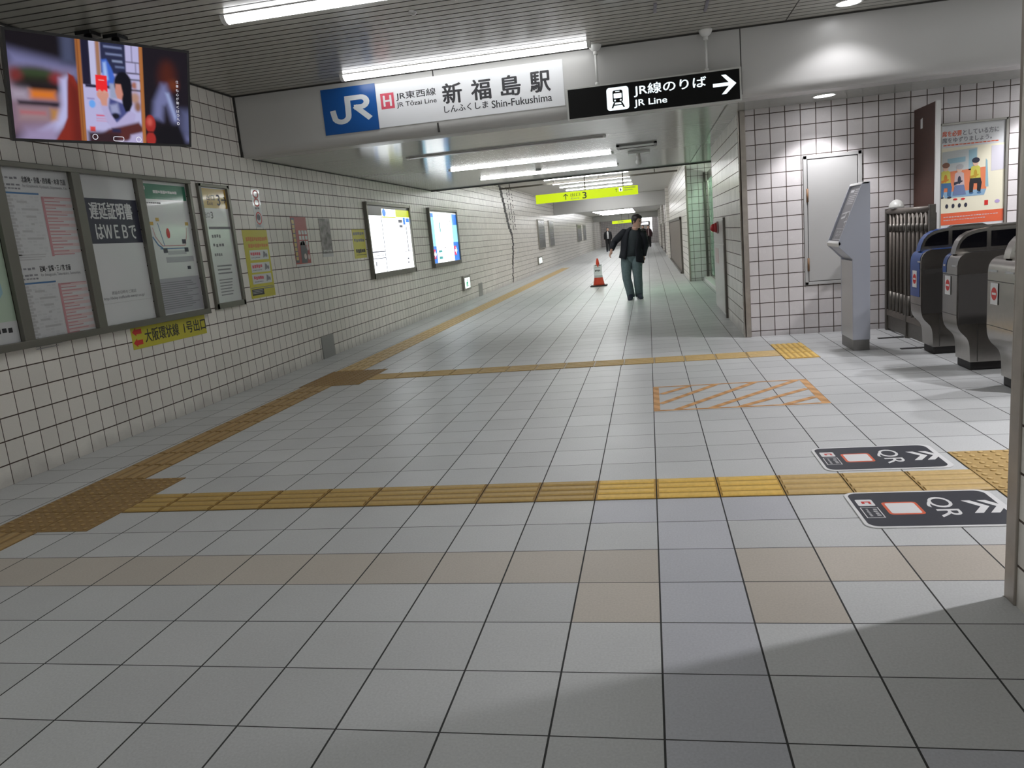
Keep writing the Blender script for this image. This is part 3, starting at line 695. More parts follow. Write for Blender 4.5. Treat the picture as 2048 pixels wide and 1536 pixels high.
for j_ in range(NY + 1):
    for i_ in range(NX + 1):
        p = (i_ / NX, j_ / NY); c_ = (0, 0, 0)
        for pts_, cc_, w_ in FILM:
            xs_ = [q[0] for q in pts_]; ys_ = [q[1] for q in pts_]
            if p[0] < min(xs_) - w_ or p[0] > max(xs_) + w_ or p[1] < min(ys_) - 2 * w_ or p[1] > max(ys_) + 2 * w_: continue
            k_ = sm(poly_d(p, pts_), w_)
            c_ = tuple(c_[n_] * (1 - k_) + cc_[n_] * k_ for n_ in range(3))
        cols.append(c_)
vs_ = [B.P(*tvp([(i_ / NX, j_ / NY)])[0], 0.001) for j_ in range(NY + 1) for i_ in range(NX + 1)]
mb.add(vs_, [(j_ * (NX + 1) + i_, (j_ + 1) * (NX + 1) + i_, (j_ + 1) * (NX + 1) + i_ + 1, j_ * (NX + 1) + i_ + 1) for j_ in range(NY) for i_ in range(NX)])
fm, fnt, fb = new_mat('screen_film')
fb.inputs['Base Color'].default_value = (0.003, 0.003, 0.003, 1); fb.inputs['Roughness'].default_value = 0.3; fb.inputs['Specular IOR Level'].default_value = 0.15
ca_ = fnt.nodes.new('ShaderNodeVertexColor'); ca_.layer_name = 'film'
fnt.links.new(ca_.outputs[0], fb.inputs['Emission Color']); fb.inputs['Emission Strength'].default_value = 0.46
scr = mb.build('screen', fm, t)
at = scr.data.color_attributes.new('film', 'FLOAT_COLOR', 'POINT')
for n_, c_ in enumerate(cols): at.data[n_].color = (*c_, 1)
tm = tv_mat('screen_text', (0.85, 0.85, 0.95), 0.42)
B.polys('screen_icon', stroke([tvp([q])[0] for q in rrect(0.525, 0.945, 0.585, 0.99, 0.012)] + [tvp([(0.585, 0.978)])[0]], 0.004) + ring(*tvp([(0.42, 0.955)])[0], 0.019, 0.019, 0.004) + ring(*tvp([(0.675, 0.965)])[0], 0.019, 0.019, 0.004), tm, 0.002, scr)
for k, ch in enumerate('仕事も心が動くほうへ。'):
    a, b = tvp([(0.922, 0.305 + k * 0.045)])[0]
    B.text('screen_lettering', ch, a, b - 0.020, a + 0.020, b, tm, 0.002, 0.0, scr, False)
for px_, py_ in ((-3.875, 3.523), (-3.773, 3.685)):
    mt = MB(); mt.tube((px_, py_, ZU - 0.42), (px_, py_, ZU), 0.028, 10); mt.box(px_ - 0.06, py_ - 0.06, ZU - 0.025, px_ + 0.06, py_ + 0.06, ZU)
    q_ = Vector((px_, py_, ZU - 0.40)); e_ = q_ - tn * 0.26 - Vector((0, 0, 0.02)); mt.tube(q_, e_, 0.025, 8); mt.build('ceiling_mount', 'black', t)

# ------------------------------------------------------------------ left wall: notice board with its bays
WB = lambda root: Board(root, (LX, 0, 0), (0, 1, 0), (0, 0, 1))
t = thing('notice_board', 'long bronze framed notice board on the left tiled wall', 'notice board', (LX, 3.4, 0.87))
f = MB()
Z0, Z1 = 0.865, 2.115
for y0, y1 in ((1.95, 2.03), (2.705, 2.795), (3.432, 3.522), (4.180, 4.262), (4.925, 4.965)): f.box(LX + 0.011, y0, Z0, LX + 0.045, y1, Z1)
f.box(LX + 0.011, 1.95, Z0, LX + 0.05, 4.965, Z0 + 0.05); f.box(LX + 0.011, 1.95, Z1 - 0.035, LX + 0.05, 4.965, Z1)
f.build('frame', 'frame', t, 0.003)

D0 = 0.006
# bay 1: route map
t = thing('route_map', 'pale green route map cut by the left edge of the picture', 'poster', (LX, 2.4, 0.92)); B = WB(t)
B.rect('sheet', 2.03, 0.915, 2.705, 2.08, 'mint', D0, None, 0.004)
B.polys('printed_area', [[(2.1, 1.12), (2.52, 1.12), (2.64, 1.25), (2.62, 1.5), (2.4, 1.62), (2.1, 1.6)]], 'sky_ink', D0 + 0.001)
B.polys('printed_line', stroke([(2.1, 1.22), (2.55, 1.2), (2.62, 1.3), (2.5, 1.45), (2.55, 1.7), (2.3, 1.95)], 0.01), 'blue_ink', D0 + 0.002)
B.rects('printed_text', [(y, z, y + 0.07, z + 0.012) for y, z in [(2.30 + 0.05 * (i % 6), 1.25 + 0.045 * (i // 2)) for i in range(14)]], 'ink_grey', D0 + 0.002)
B.rect('printed_footer', 2.03, 0.915, 2.705, 1.06, 'paper', D0 + 0.001)
B.rects('printed_mark', word_bars(2.52, 2.67, 0.985, 1.02, 3, 3), 'ink', D0 + 0.002)
# bay 2: timetables
t = thing('timetable', 'white timetable sheet with two pink striped columns beside the route map', 'poster', (LX, 3.1, 0.92)); B = WB(t)
B.rect('sheet', 2.797, 0.915, 3.430, 2.08, 'paper', D0, None, 0.004)
for z, head, sub, ya in ((2.06, '北新地・京橋・四条畷・木津 方面', 'for Kitashinchi, Kyobashi, Shijonawate, Kizu', 2.99), (1.445, '尼崎・宝塚・三ノ宮 方面', 'for Amagasaki, Takarazuka, Sannomiya', 2.995)):
    B.text('lettering', head, ya, z - 0.075, 3.40 if z > 2 else 3.29, z - 0.032, 'ink', D0 + 0.001, 0.02)
    B.text('lettering', sub, ya, z - 0.112, 3.41 if z > 2 else 3.38, z - 0.086, 'ink_grey', D0 + 0.001)
    B.rects('printed_text', word_bars(2.81, 2.965, z - 0.058, z - 0.040, 4, 5) + word_bars(2.81, 2.975, z - 0.102, z - 0.086, 4, 6) + word_bars(2.83, 2.975, z - 0.125, z - 0.113, 5, 8), 'ink_grey', D0 + 0.001)
    B.rect('printed_rule', 2.80, z - 0.155, 3.12, z - 0.143, 'blue_ink', D0 + 0.001)
    zt = z - 0.165
    B.rects('pink_row', [(3.135, zt - 0.0235 * (i * 2 + 1), 3.425, zt - 0.0235 * i * 2) for i in range(9)], 'pale_pink', D0 + 0.001)
    B.rects('rose_column', [(3.135, zt - 0.42, 3.158, zt)] + [(3.16, zt - 0.0235 * i - 0.012, 3.16 + 0.10 + 0.05 * ((i * 7) % 3), zt - 0.0235 * i - 0.005) for i in range(18)] + [(3.16, zt - 0.006, 3.42, zt)], 'rose', D0 + 0.0015)
    B.rects('hour_column', [(2.81, zt - 0.022 * (i + 1) + 0.005, 2.865 + 0.02 * (i % 2), zt - 0.022 * i) for i in range(19)], 'ink_pale', D0 + 0.001)
    B.rects('printed_text', [(2.91 + 0.03 * ((i * 5) % 4), zt - 0.05 - 0.05 * i, 3.0 + 0.03 * ((i * 3) % 4), zt - 0.035 - 0.05 * i) for i in range(6)], 'ink_pale', D0 + 0.001)
    B.rects('printed_text', lines(2.82, 3.13, zt - 0.45, zt - 0.40, 3, 0.4, 11), 'ink_pale', D0 + 0.001)
for z_ in (1.895, 1.28):
    B.rects('printed_text', [(2.895 + 0.045 * i, z_ - 0.022 * (j + 1) + 0.009, 2.93 + 0.045 * i, z_ - 0.022 * j) for i in range(5) for j in range(19) if (i * 3 + j * 5) % 4 < 2], 'paper_grey_print', D0 + 0.0005)
B.rects('line_mark', [(2.803, 1.37, 2.828, 1.395), (2.803, 1.32, 2.828, 1.345)], 'blue_ink', D0 + 0.001)
B.rects('line_mark', [(2.803, 1.405, 2.828, 1.42), (2.803, 1.28, 2.828, 1.305)], 'rose', D0 + 0.001)
# bay 3: delay certificate notice
t = thing('delay_notice', 'white notice with a dark band of large white writing, third bay of the notice board', 'poster', (LX, 3.85, 0.92)); B = WB(t)
B.rect('sheet', 3.524, 0.915, 4.178, 2.08, 'paper_white', D0, None, 0.004)
bd = B.rect('dark_band', 3.524, 1.555, 4.178, 1.905, 'navy', D0 + 0.001)
B.text('lettering', '遅延証明書', 3.60, 1.745, 4.10, 1.875, 'paper_white', D0 + 0.002, 0.025, bd)
B.text('lettering', 'はＷＥＢで', 3.63, 1.590, 4.11, 1.705, 'paper_white', D0 + 0.002, 0.025, bd)
B.text('lettering', '遅延の日時をご確認', 3.68, 1.150, 3.98, 1.178, 'ink_grey', D0 + 0.001)
B.text('lettering', 'http://delay.trafficinfo.westjr.co.jp/', 3.58, 1.108, 4.08, 1.136, 'ink_grey', D0 + 0.001, 0.01)
B.rects('printed_rule', [(3.53, 1.083, 4.17, 1.086)], 'ink_pale', D0 + 0.001)
# bay 4: transfer guide
t = thing('guide_poster', 'lilac guide poster with a green heading and a small line map', 'poster', (LX, 4.6, 0.92)); B = WB(t)
B.rect('sheet', 4.264, 0.915, 4.923, 2.08, 'paper_white', D0, None, 0.004)
gh = B.rect('green_heading', 4.272, 1.925, 4.915, 2.055, 'green_ink', D0 + 0.001)
B.rects('heading_text', word_bars(4.43, 4.78, 1.975, 2.005, 10, 4, 0.12) + word_bars(4.30, 4.33, 2.0, 2.035, 1, 4), 'paper_white', D0 + 0.002, gh)
B.rects('printed_text', word_bars(4.29, 4.52, 1.885, 1.90, 8, 2), 'ink_grey', D0 + 0.001)
B.polys('route_line', stroke([(4.34, 1.68), (4.36, 1.60), (4.44, 1.52), (4.78, 1.52), (4.82, 1.60), (4.84, 1.68)], 0.009), 'rose', D0 + 0.0012)
B.polys('route_line', stroke([(4.42, 1.72), (4.45, 1.60), (4.47, 1.52)], 0.008) + stroke([(4.32, 1.60), (4.38, 1.53), (4.44, 1.50)], 0.014) + stroke([(4.40, 1.495), (4.82, 1.495)], 0.008), 'blue_ink', D0 + 0.0014)
B.polys('station_mark', [disc(4.55, 1.63, 0.026, 0.045)], 'sticker_red', D0 + 0.0015)
B.rects('station_mark', [(4.31, 1.70, 4.36, 1.73), (4.40, 1.735, 4.45, 1.765), (4.83, 1.70, 4.88, 1.73)], 'ochre_ink', D0 + 0.0015)
B.rects('station_mark', [(4.74, 1.535, 4.80, 1.575), (4.44, 1.46, 4.50, 1.50), (4.76, 1.46, 4.82, 1.50), (4.76, 1.30, 4.81, 1.33)], 'navy', D0 + 0.0016)
B.rects('route_table', [(4.46, 1.37, 4.88, 1.42), (4.50, 1.44, 4.78, 1.475)], 'paper_lilac', D0 + 0.001)
B.rect('lilac_panel', 4.272, 0.925, 4.915, 1.235, 'paper_lilac', D0 + 0.001)
B.rects('printed_text', lines(4.29, 4.88, 0.95, 1.20, 13, 0.32, 9), 'ink_grey', D0 + 0.002)

# narrow exit guide case
t = thing('exit_guide', 'narrow framed exit guide with an ochre heading, right of the notice board', 'poster', (LX, 5.39, 0.89)); B = WB(t)
f = MB()
EY0, EY1 = 5.115, 5.668
for y0, y1, z0, z1 in ((EY0, EY0 + 0.045, 0.885, 2.10), (EY1 - 0.04, EY1, 0.885, 2.10), (EY0, EY1, 0.885, 0.94), (EY0, EY1, 2.07, 2.10)): f.box(LX, y0, z0, LX + 0.03, y1, z1)
f.build('frame', 'frame', t, 0.003)
B.rect('sheet', EY0 + 0.045, 0.94, EY1 - 0.04, 2.07, 'paper_white', D0, None, 0.004)
oh = B.rect('ochre_heading', EY0 + 0.055, 1.87, EY1 - 0.045, 2.06, 'ochre_ink', D0 + 0.001)
B.text('lettering', '出口', 5.26, 1.945, 5.40, 2.0, 'ink', D0 + 0.002, 0.0, oh)
B.text('lettering', 'Exit', 5.26, 1.90, 5.36, 1.935, 'ink', D0 + 0.002, 0.0, oh)
B.text('lettering', '3', 5.44, 1.90, 5.50, 2.005, 'ink', D0 + 0.002, 0.02, oh)
B.polys('arrow', stroke([(5.52, 1.955), (5.60, 1.955)], 0.014) + stroke([(5.575, 1.985), (5.605, 1.955), (5.575, 1.925)], 0.014), 'ink', D0 + 0.002, oh)
B.text('lettering', '出口', 5.18, 1.775, 5.27, 1.83, 'ink', D0 + 0.001)
B.text('lettering', '3', 5.29, 1.77, 5.33, 1.835, 'ink', D0 + 0.001)
B.rects('printed_rule', [(5.22, 1.665, 5.62, 1.69)], 'ink_grey', D0 + 0.001)
B.rects('printed_text', word_bars(5.25, 5.42, 1.58, 1.615, 4, 1) + word_bars(5.25, 5.46, 1.49, 1.525, 4, 2) + word_bars(5.25, 5.40, 1.40, 1.43, 4, 3), 'ink_grey', D0 + 0.001)
B.rects('printed_text', lines(5.26, 5.56, 1.20, 1.31, 3, 0.4, 3), 'ink_grey', D0 + 0.001)
B.rects('printed_text', lines(5.26, 5.58, 0.99, 1.17, 6, 0.35, 5), 'ink_grey', D0 + 0.001)

# yellow line sticker under the board
t = thing('direction_sticker', 'yellow sticker with two red arrows and black writing under the notice board', 'sticker', (LX, 4.4, 0.68)); B = WB(t)
B.rect('sheet', 3.825, 0.682, 4.905, 0.872, 'sticker_yellow', 0.003, None, 0.003)
for z in (0.735, 0.825):
    B.polys('red_arrow', [[(3.835, z), (3.885, z + 0.037), (3.885, z + 0.02), (3.955, z + 0.02), (3.955, z - 0.02), (3.885, z - 0.02), (3.885, z - 0.037)]], 'sticker_red', 0.004)
B.text('lettering', '大阪環状線', 3.99, 0.722, 4.47, 0.832, 'ink', 0.004, 0.018)
B.text('lettering', '1号出口', 4.55, 0.722, 4.90, 0.830, 'ink', 0.004, 0.018)

# no-smoking / warning strip
t = thing('prohibition_sticker', 'narrow white sticker with two red prohibition rings above the yellow wall poster', 'sticker', (LX, 6.24, 1.68)); B = WB(t)
B.rect('sheet', 6.165, 1.68, 6.345, 2.10, 'paper', 0.002, None, 0.002)
B.polys('red_ring', ring(6.255, 2.045, 0.06, 0.045, 0.014) + ring(6.255, 1.955, 0.06, 0.045, 0.014), 'sticker_red', 0.003)
B.polys('red_ring', ring(6.255, 1.785, 0.068, 0.068, 0.013), 'sticker_red', 0.003)
B.polys('blue_mark', [disc(6.25, 1.795, 0.04, 0.035)], 'navy', 0.0028)
B.rects('printed_text', word_bars(6.20, 6.31, 1.88, 1.905, 2, 3) + lines(6.19, 6.32, 1.69, 1.715, 2, 0.5, 2), 'ink_grey', 0.003)

# yellow vertical poster
t = thing('warning_poster', 'tall yellow poster with three white boxes right of the exit guide', 'poster', (LX, 6.11, 0.92)); B = WB(t)
B.rect('sheet', 5.845, 0.925, 6.385, 1.658, 'sticker_yellow', 0.003, None, 0.003)
B.rects('printed_text', word_bars(5.90, 6.37, 1.535, 1.585, 11, 3, 0.15) + word_bars(5.93, 6.37, 1.465, 1.510, 9, 4, 0.2), 'orange_ink', 0.004)
for k, z in enumerate((1.335, 1.200, 1.075)):
    wbx = B.rect('white_box', 5.935 - 0.01 * k, z, 6.345, z + 0.105, 'paper_white', 0.004)
    B.rects('printed_text', word_bars(5.95, 6.17, z + 0.045, z + 0.085, 5, k, 0.15), 'pink_red', 0.005, wbx)
    B.rects('printed_text', word_bars(5.96, 6.15, z + 0.018, z + 0.030, 6, k + 5), 'ink_grey', 0.005, wbx)
    B.polys('figure_mark', [disc(6.26, z + 0.055, 0.022, 0.030), disc(6.30, z + 0.045, 0.02, 0.022), [(6.22, z + 0.02), (6.24, z + 0.02), (6.25, z + 0.09), (6.235, z + 0.09)]], 'ink_grey', 0.005, wbx)
B.rects('printed_rule', [(5.86, 1.035, 6.37, 1.042), (6.14, 1.015, 6.37, 1.025)], 'ink_grey', 0.004)
B.rect('black_box', 5.87, 0.955, 6.13, 1.022, 'ink', 0.004)
B.rects('printed_text', lines(5.88, 6.12, 0.965, 1.012, 3, 0.35, 4), 'ink_pale', 0.005)

# red and grey posters
t = thing('event_poster', 'dark red event poster with yellow side lettering on the left wall', 'poster', (LX, 7.22, 1.21)); B = WB(t)
B.rect('sheet', 7.02, 1.21, 7.445, 1.815, 'poster_red', 0.003, None, 0.003)
B.rect('side_stripe', 7.025, 1.26, 7.115, 1.80, 'navy', 0.0035)
B.rects('side_lettering', [(7.04, 1.73 - 0.055 * k, 7.10, 1.775 - 0.055 * k) for k in range(9)], 'ochre_ink', 0.004)
B.rects('title_lettering', [(7.19 + 0.085 * i, 1.60 - 0.065 * j, 7.255 + 0.085 * i, 1.65 - 0.065 * j) for i in range(3) for j in range(3)], 'paper', 0.004)
B.polys('picture', [[(7.18, 1.25), (7.34, 1.25), (7.38, 1.4), (7.3, 1.53), (7.2, 1.5)]], 'navy', 0.004)
B.polys('picture_spot', [disc(7.395, 1.44, 0.03, 0.04), disc(7.30, 1.33, 0.035, 0.035), disc(7.40, 1.32, 0.03, 0.035)], 'pale_pink', 0.0045)
B.rect('white_foot', 7.02, 1.21, 7.445, 1.242, 'paper', 0.004)
t = thing('film_poster', 'grey monochrome poster between the red poster and the yellow note', 'poster', (LX, 8.0, 1.3)); B = WB(t)
B.rect('sheet', 7.84, 1.30, 8.18, 1.805, mat('grey_print', (0.17, 0.155, 0.155), 0.4, noise=0.8, nscale=14), 0.003, None, 0.003)
B.rects('printed_text', word_bars(7.87, 8.15, 1.365, 1.395, 6, 3), 'paper', 0.004)
B.rect('pale_foot', 7.84, 1.30, 8.18, 1.345, 'paper', 0.0035)
t = thing('yellow_note', 'small yellow notice with black writing left of the big lit map box', 'sticker', (LX, 9.18, 1.24)); B = WB(t)
B.rect('sheet', 8.95, 1.24, 9.44, 1.66, 'note_yellow', 0.003, None, 0.003)
B.rects('printed_text', word_bars(8.98, 9.41, 1.575, 1.625, 5, 1, 0.15) + word_bars(8.99, 9.41, 1.475, 1.525, 5, 2, 0.2), 'ink_grey', 0.004)
B.rects('printed_text', word_bars(9.02, 9.40, 1.31, 1.38, 5, 6, 0.12) + [(9.02, 1.285, 9.42, 1.293)], 'ink', 0.004)

# ------------------------------------------------------------------ lit map boxes
def lightbox(y0, y1, label):
    t = thing('lightbox', label, 'lit display', (LX, (y0 + y1) / 2, 0.9), 'lit display boxes on the left wall')
    f = MB(); e = 0.05
    for a, b, c_, d_ in ((y0, y0 + e, 0.90, 2.075), (y1 - e, y1, 0.90, 2.075), (y0, y1, 0.90, 0.985), (y0, y1, 2.03, 2.075)): f.box(LX, a, c_, LX + 0.06, b, d_)
    f.build('frame', 'frame', t, 0.004)
    return t, WB(t)
t, B = lightbox(9.513, 11.73, 'large glowing white area map box with a yellow heading on the left wall')
pn = B.rect('lit_panel', 9.56, 0.985, 11.68, 2.03, 'box_white', 0.03)
B.rect('grey_heading', 9.56, 1.875, 10.25, 2.03, 'box_grey', 0.031)
B.rect('grey_heading', 10.25, 1.985, 11.68, 2.03, 'box_grey', 0.031)
B.rect('yellow_heading', 10.95, 1.865, 11.68, 1.985, 'box_yellow', 0.031)
B.polys('blue_mark', [disc(10.36, 1.925, 0.09, 0.06)], 'box_blue', 0.032)
B.rect('white_heading', 10.42, 1.89, 10.93, 1.985, 'box_white', 0.0315)
B.rect('green_strip', 10.25, 1.845, 10.95, 1.865, 'box_yellow', 0.031)
B.rects('map_line', [(10.20, 0.985, 10.225, 1.87), (9.56, 1.30, 10.2, 1.318), (9.56, 1.20, 10.2, 1.212), (9.70, 1.22, 9.72, 1.28), (11.28, 1.45, 11.63, 1.457), (11.24, 1.275, 11.63, 1.283), (11.28, 1.28, 11.292, 1.45), (11.44, 1.28, 11.475, 1.70), (11.20, 1.0, 11.215, 1.27)], 'box_ink', 0.032)
B.rects('map_text', [(9.78, 1.245, 10.15, 1.252), (9.72, 1.09, 9.76, 1.16), (11.05, 1.77, 11.27, 1.82), (11.09, 1.69, 11.26, 1.73), (11.35, 1.14, 11.44, 1.165), (11.35, 1.07, 11.42, 1.10)], 'box_ink', 0.0325)
B.rects('map_block', [(11.31, 1.74, 11.44, 1.86), (11.47, 1.78, 11.66, 1.85)], 'box_blue', 0.0325)
t, B = lightbox(12.95, 15.20, 'smaller looking glowing advert box with blue edges, farther along the left wall')
pn = B.rect('lit_panel', 13.0, 0.985, 15.15, 2.03, 'box_white', 0.03)
B.rect('grey_heading', 13.0, 2.0, 15.15, 2.03, 'box_grey', 0.031)
B.rect('blue_edge', 13.0, 0.985, 13.30, 1.98, 'box_cyan', 0.031)
B.rect('blue_edge', 14.72, 0.985, 15.15, 1.98, 'box_cyan', 0.031)
B.rects('blue_patch', [(13.0, 0.985, 13.32, 1.32), (14.70, 0.985, 15.15, 1.38), (14.80, 1.75, 15.15, 1.98), (13.0, 1.90, 13.28, 1.97)], 'box_blue', 0.032)
B.rects('red_patch', [(13.0, 1.07, 13.22, 1.26), (14.74, 1.10, 14.93, 1.30)], 'box_red', 0.033)
B.polys('white_arrow', [[(13.08, 1.165), (13.17, 1.23), (13.17, 1.19), (13.25, 1.19), (13.25, 1.14), (13.17, 1.14), (13.17, 1.10)], [(14.98, 1.20), (14.88, 1.28), (14.88, 1.225), (14.78, 1.225), (14.78, 1.175), (14.88, 1.175), (14.88, 1.12)]], 'box_white', 0.034)
B.rects('teal_mark', [(13.45, 1.19, 13.72, 1.235), (13.45, 1.055, 13.72, 1.11)], 'box_teal', 0.033)
B.polys('picture_line', stroke([(13.55, 1.86), (13.62, 1.70)], 0.02) + stroke([(13.70, 1.80), (13.73, 1.60)], 0.07), 'box_teal', 0.033)
B.rects('map_text', [(13.60, 1.475, 13.95, 1.485), (14.40, 1.475, 14.65, 1.485), (13.62, 1.93, 13.70, 1.945), (14.35, 1.86, 14.40, 1.88), (14.55, 1.82, 14.62, 1.84), (14.35, 1.75, 14.40, 1.77), (13.95, 1.27, 14.05, 1.285)], 'box_ink', 0.033)

# low wall fittings on the left
for y0, y1, h, lb in ((7.425, 7.79, 0.292, 'grey metal access plate at the foot of the left wall, nearest the camera'), (16.93, 17.33, 0.325, 'grey plate at the foot of the left wall just past the small exit lamp')):
    p = MB(); p.box(LX, y0, 0, LX + 0.012, y1, h); tag(p.build('access_plate', 'grey_plate'), lb, 'wall plate', 'grey plates at the wall foot')
for y0, y1, z0, z1, lb in ((15.24, 15.93, 0.265, 0.60, 'small lit exit lamp low on the left wall past the lit boxes'), (27.6, 28.6, 0.30, 0.60, 'distant small lit exit lamp low on the left wall below the dark boards')):
    t = thing('exit_lamp', lb, 'exit sign', (LX, y0, z0), 'low exit lamps on the left wall'); B = WB(t)
    f = MB(); f.box(LX, y0, z0, LX + 0.05, y1, z1); f.build('casing', 'frame_light', t, 0.005)
    a, b, c_, d_ = y0 + 0.09, y1 - 0.09, z0 + 0.05, z1 - 0.05
    B.rect('lit_face', a, c_, b, d_, mat('exit_white', (0.7, 0.8, 0.75), 0.4, emit=0.9, ecol=(0.80, 0.95, 0.86)), 0.051)
    B.polys('green_figure', [disc(a + (b - a) * 0.45, d_ - 0.055, 0.035, 0.025), [(a + 0.12, c_ + 0.03), (a + 0.2, c_ + 0.03), (a + 0.33, d_ - 0.09), (a + 0.15, d_ - 0.09)], [(a + 0.30, c_ + 0.03), (a + 0.38, c_ + 0.03), (a + 0.30, c_ + 0.12)]], mat('exit_green', (0.02, 0.3, 0.15), 0.4, emit=0.25, ecol=(0.05, 0.6, 0.35)), 0.052)
# boards far along the wall
for y0, y1, z0, z1, lb in ((28.2, 30.05, 0.88, 2.03, 'dark grey unlit display board far along the left wall, nearer of its pair'), (31.55, 33.2, 0.90, 2.02, 'dark grey unlit display board far along the left wall, farther of its pair'), (45.2, 48.0, 0.9, 1.92, 'tiny grey display board beyond the second beam, nearer of its pair'), (49.6, 51.7, 0.9, 1.93, 'tiny grey display board beyond the second beam, farther of its pair')):
    t = thing('display_board', lb, 'display board', (LX, y0, z0), 'unlit display boards far along the left wall'); B = WB(t)
    f = MB(); f.box(LX, y0, z0, LX + 0.05, y1, z1); f.build('frame', 'frame_light', t)
    B.rect('panel', y0 + 0.06, z0 + 0.05, y1 - 0.06, z1 - 0.05, mat('board_grey', (0.14, 0.15, 0.15), 0.25), 0.051)
    B.rects('printed_text', lines(y0 + 0.2, y1 - 0.2, z0 + 0.3, z1 - 0.3, 6, 0.3, 3), 'ink_grey', 0.052)
# black mosaic crack line running down the left wall
t = thing('wall_mosaic', 'jagged black mosaic line running down the left wall under the ceiling rail', 'mosaic', (LX, 22.0, 0.0))
pts = [(21.0, 2.93), (21.2, 2.74), (21.55, 2.25), (21.9, 1.85), (22.35, 1.50), (22.45, 1.2), (22.3, 0.9), (22.0, 0.5), (21.85, 0.02)]
rs = []
rr_ = random.Random(3)
for k in range(60):
    z = 2.93 - k * 0.0485
    for (ya, za), (yb, zb) in zip(pts, pts[1:]):
        if zb <= z <= za:
            y = ya + (yb - ya) * (za - z) / (za - zb)
            w_ = 0.34 if z > 1.5 else 0.22
            if z < 0.6: w_ = 0.13
            y += rr_.uniform(-0.07, 0.07)
            rs.append((y - w_ / 2, z - 0.047, y + w_ / 2, z)); break
for col in range(3):
    for k in range(28):
        z = 2.93 - k * 0.05
        if rr_.random() < 0.75 - col * 0.1 and z > 1.75 - col * 0.1: rs.append((22.0 + 0.42 * col + (2.93 - z) * 0.25 + 0.06 * (k % 2), z - 0.045, 22.07 + 0.42 * col + (2.93 - z) * 0.25 + 0.06 * (k % 2), z))
WB(t).rects('mosaic_tile', rs, 'dark', 0.006, None, 0.006)

# ------------------------------------------------------------------ hanging rail and yellow exit signs
t = thing('ceiling_rail', 'thin dark rail hung across the passage from the mosaic line to the right', 'rail', (-1.6, 21.0, 2.80))
r = MB(); r.box(LX, 20.97, 2.80, 0.93, 21.03, 2.845); r.build('bar', 'steel_dark', t)
for x in (-3.9, -2.6, -1.3, 0.3):
    r = MB(); r.tube((x, 21.0, 2.84), (x, 21.0, ZC), 0.012, 8); r.build('rod', 'steel_dark', t)
def yellow_sign(y, x0, x1, z0, z1, zc, label, full=True):
    t = thing('exit_sign', label, 'sign', ((x0 + x1) / 2, y, z0), 'hanging yellow exit signs')
    c = MB(); c.box(x0, y, z0, x1, y + 0.12, z1); c.build('casing', 'yellow_sign', t, 0.004)
    B = Board(t, (0, y, 0), (1, 0, 0), (0, 0, 1)); w_, h = x1 - x0, z1 - z0
    A = lambda u: x0 + w_ * u
    Bz = lambda v: z0 + h * v
    for u in (0.49, 0.86):
        r = MB(); r.tube((A(u), y + 0.06, z1), (A(u), y + 0.06, zc), 0.014, 8); r.build('rod', 'steel_dark', t)
    if full:
        B.polys('arrow', stroke([(A(0.297), Bz(0.15)), (A(0.297), Bz(0.75))], 0.022) + stroke([(A(0.276), Bz(0.55)), (A(0.297), Bz(0.78)), (A(0.318), Bz(0.55))], 0.022), 'ink', 0.003)
        B.text('lettering', '出口', A(0.345), Bz(0.46), A(0.44), Bz(0.82), 'ink', 0.003)
        B.text('lettering', 'Exit', A(0.348), Bz(0.14), A(0.43), Bz(0.32), 'ink_grey', 0.003)
        B.text('lettering', '3', A(0.462), Bz(0.10), A(0.502), Bz(0.84), 'ink', 0.003, 0.015)
        B.polys('arrow', stroke([(A(0.792), Bz(0.45)), (A(0.792), Bz(0.80))], 0.012) + stroke([(A(0.782), Bz(0.70)), (A(0.792), Bz(0.82)), (A(0.802), Bz(0.70))], 0.012), 'ink', 0.003)
        B.rect('pictogram', A(0.818), Bz(0.48), A(0.852), Bz(0.92), 'lit_white', 0.003)
        B.polys('pictogram_figure', [disc(A(0.835), Bz(0.66), 0.022, 0.03), disc(A(0.834), Bz(0.80), 0.010, 0.012)], 'ink', 0.004)
        B.rects('small_print', word_bars(A(0.865), A(0.98), Bz(0.76), Bz(0.88), 9, 2, 0.2) + word_bars(A(0.865), A(0.95), Bz(0.52), Bz(0.62), 9, 3, 0.3), 'ink_grey', 0.003)
    else:
        B.rects('small_print', word_bars(A(0.3), A(0.6), Bz(0.3), Bz(0.7), 4, 2, 0.3), 'ink_grey', 0.003)
    return t
yellow_sign(20.0, -3.012, -0.178, 2.245, 2.485, ZC, 'long glowing yellow exit sign hanging over the passage, arrow and number 3')
yellow_sign(58.0, -2.62, -1.15, 1.87, 2.09, ZD, 'tiny distant yellow exit sign glimpsed left of the walking man', False)

# ------------------------------------------------------------------ right side: hydrant cabinet, shutters
t = thing('hydrant_cabinet', 'pale flush hydrant cabinet with a red lamp on the right passage wall', 'hydrant cabinet', (1.04, 9.7, 0))
c = MB(); c.box(1.018, 8.93, 0.03, 1.0395, 10.50, 1.34); c.build('body', 'hyd', t, 0.004)
c = MB(); c.box(1.012, 8.90, 0.0, 1.0395, 8.955, 1.345); c.build('edge_strip', 'steel_dark', t)
for z0, z1 in ((0.06, 0.98), (1.01, 1.31)):
    c = MB(); c.box(1.010, 9.0, z0, 1.02, 10.45, z1); c.build('door', 'hyd', t, 0.003)
c = MB(); c.tube((1.018, 9.6, 1.215), (0.985, 9.6, 1.215), 0.085, 20); c.build('lamp_base', mat('lamp_base', (0.35, 0.2, 0.2), 0.4), t)
c = MB(); c.tube((0.985, 9.6, 1.215), (0.955, 9.6, 1.215), 0.075, 20, 0.06); c.ball((0.95, 9.6, 1.215), 0.055, 0.058, 0.058); c.build('red_lamp', 'red_lamp', t)
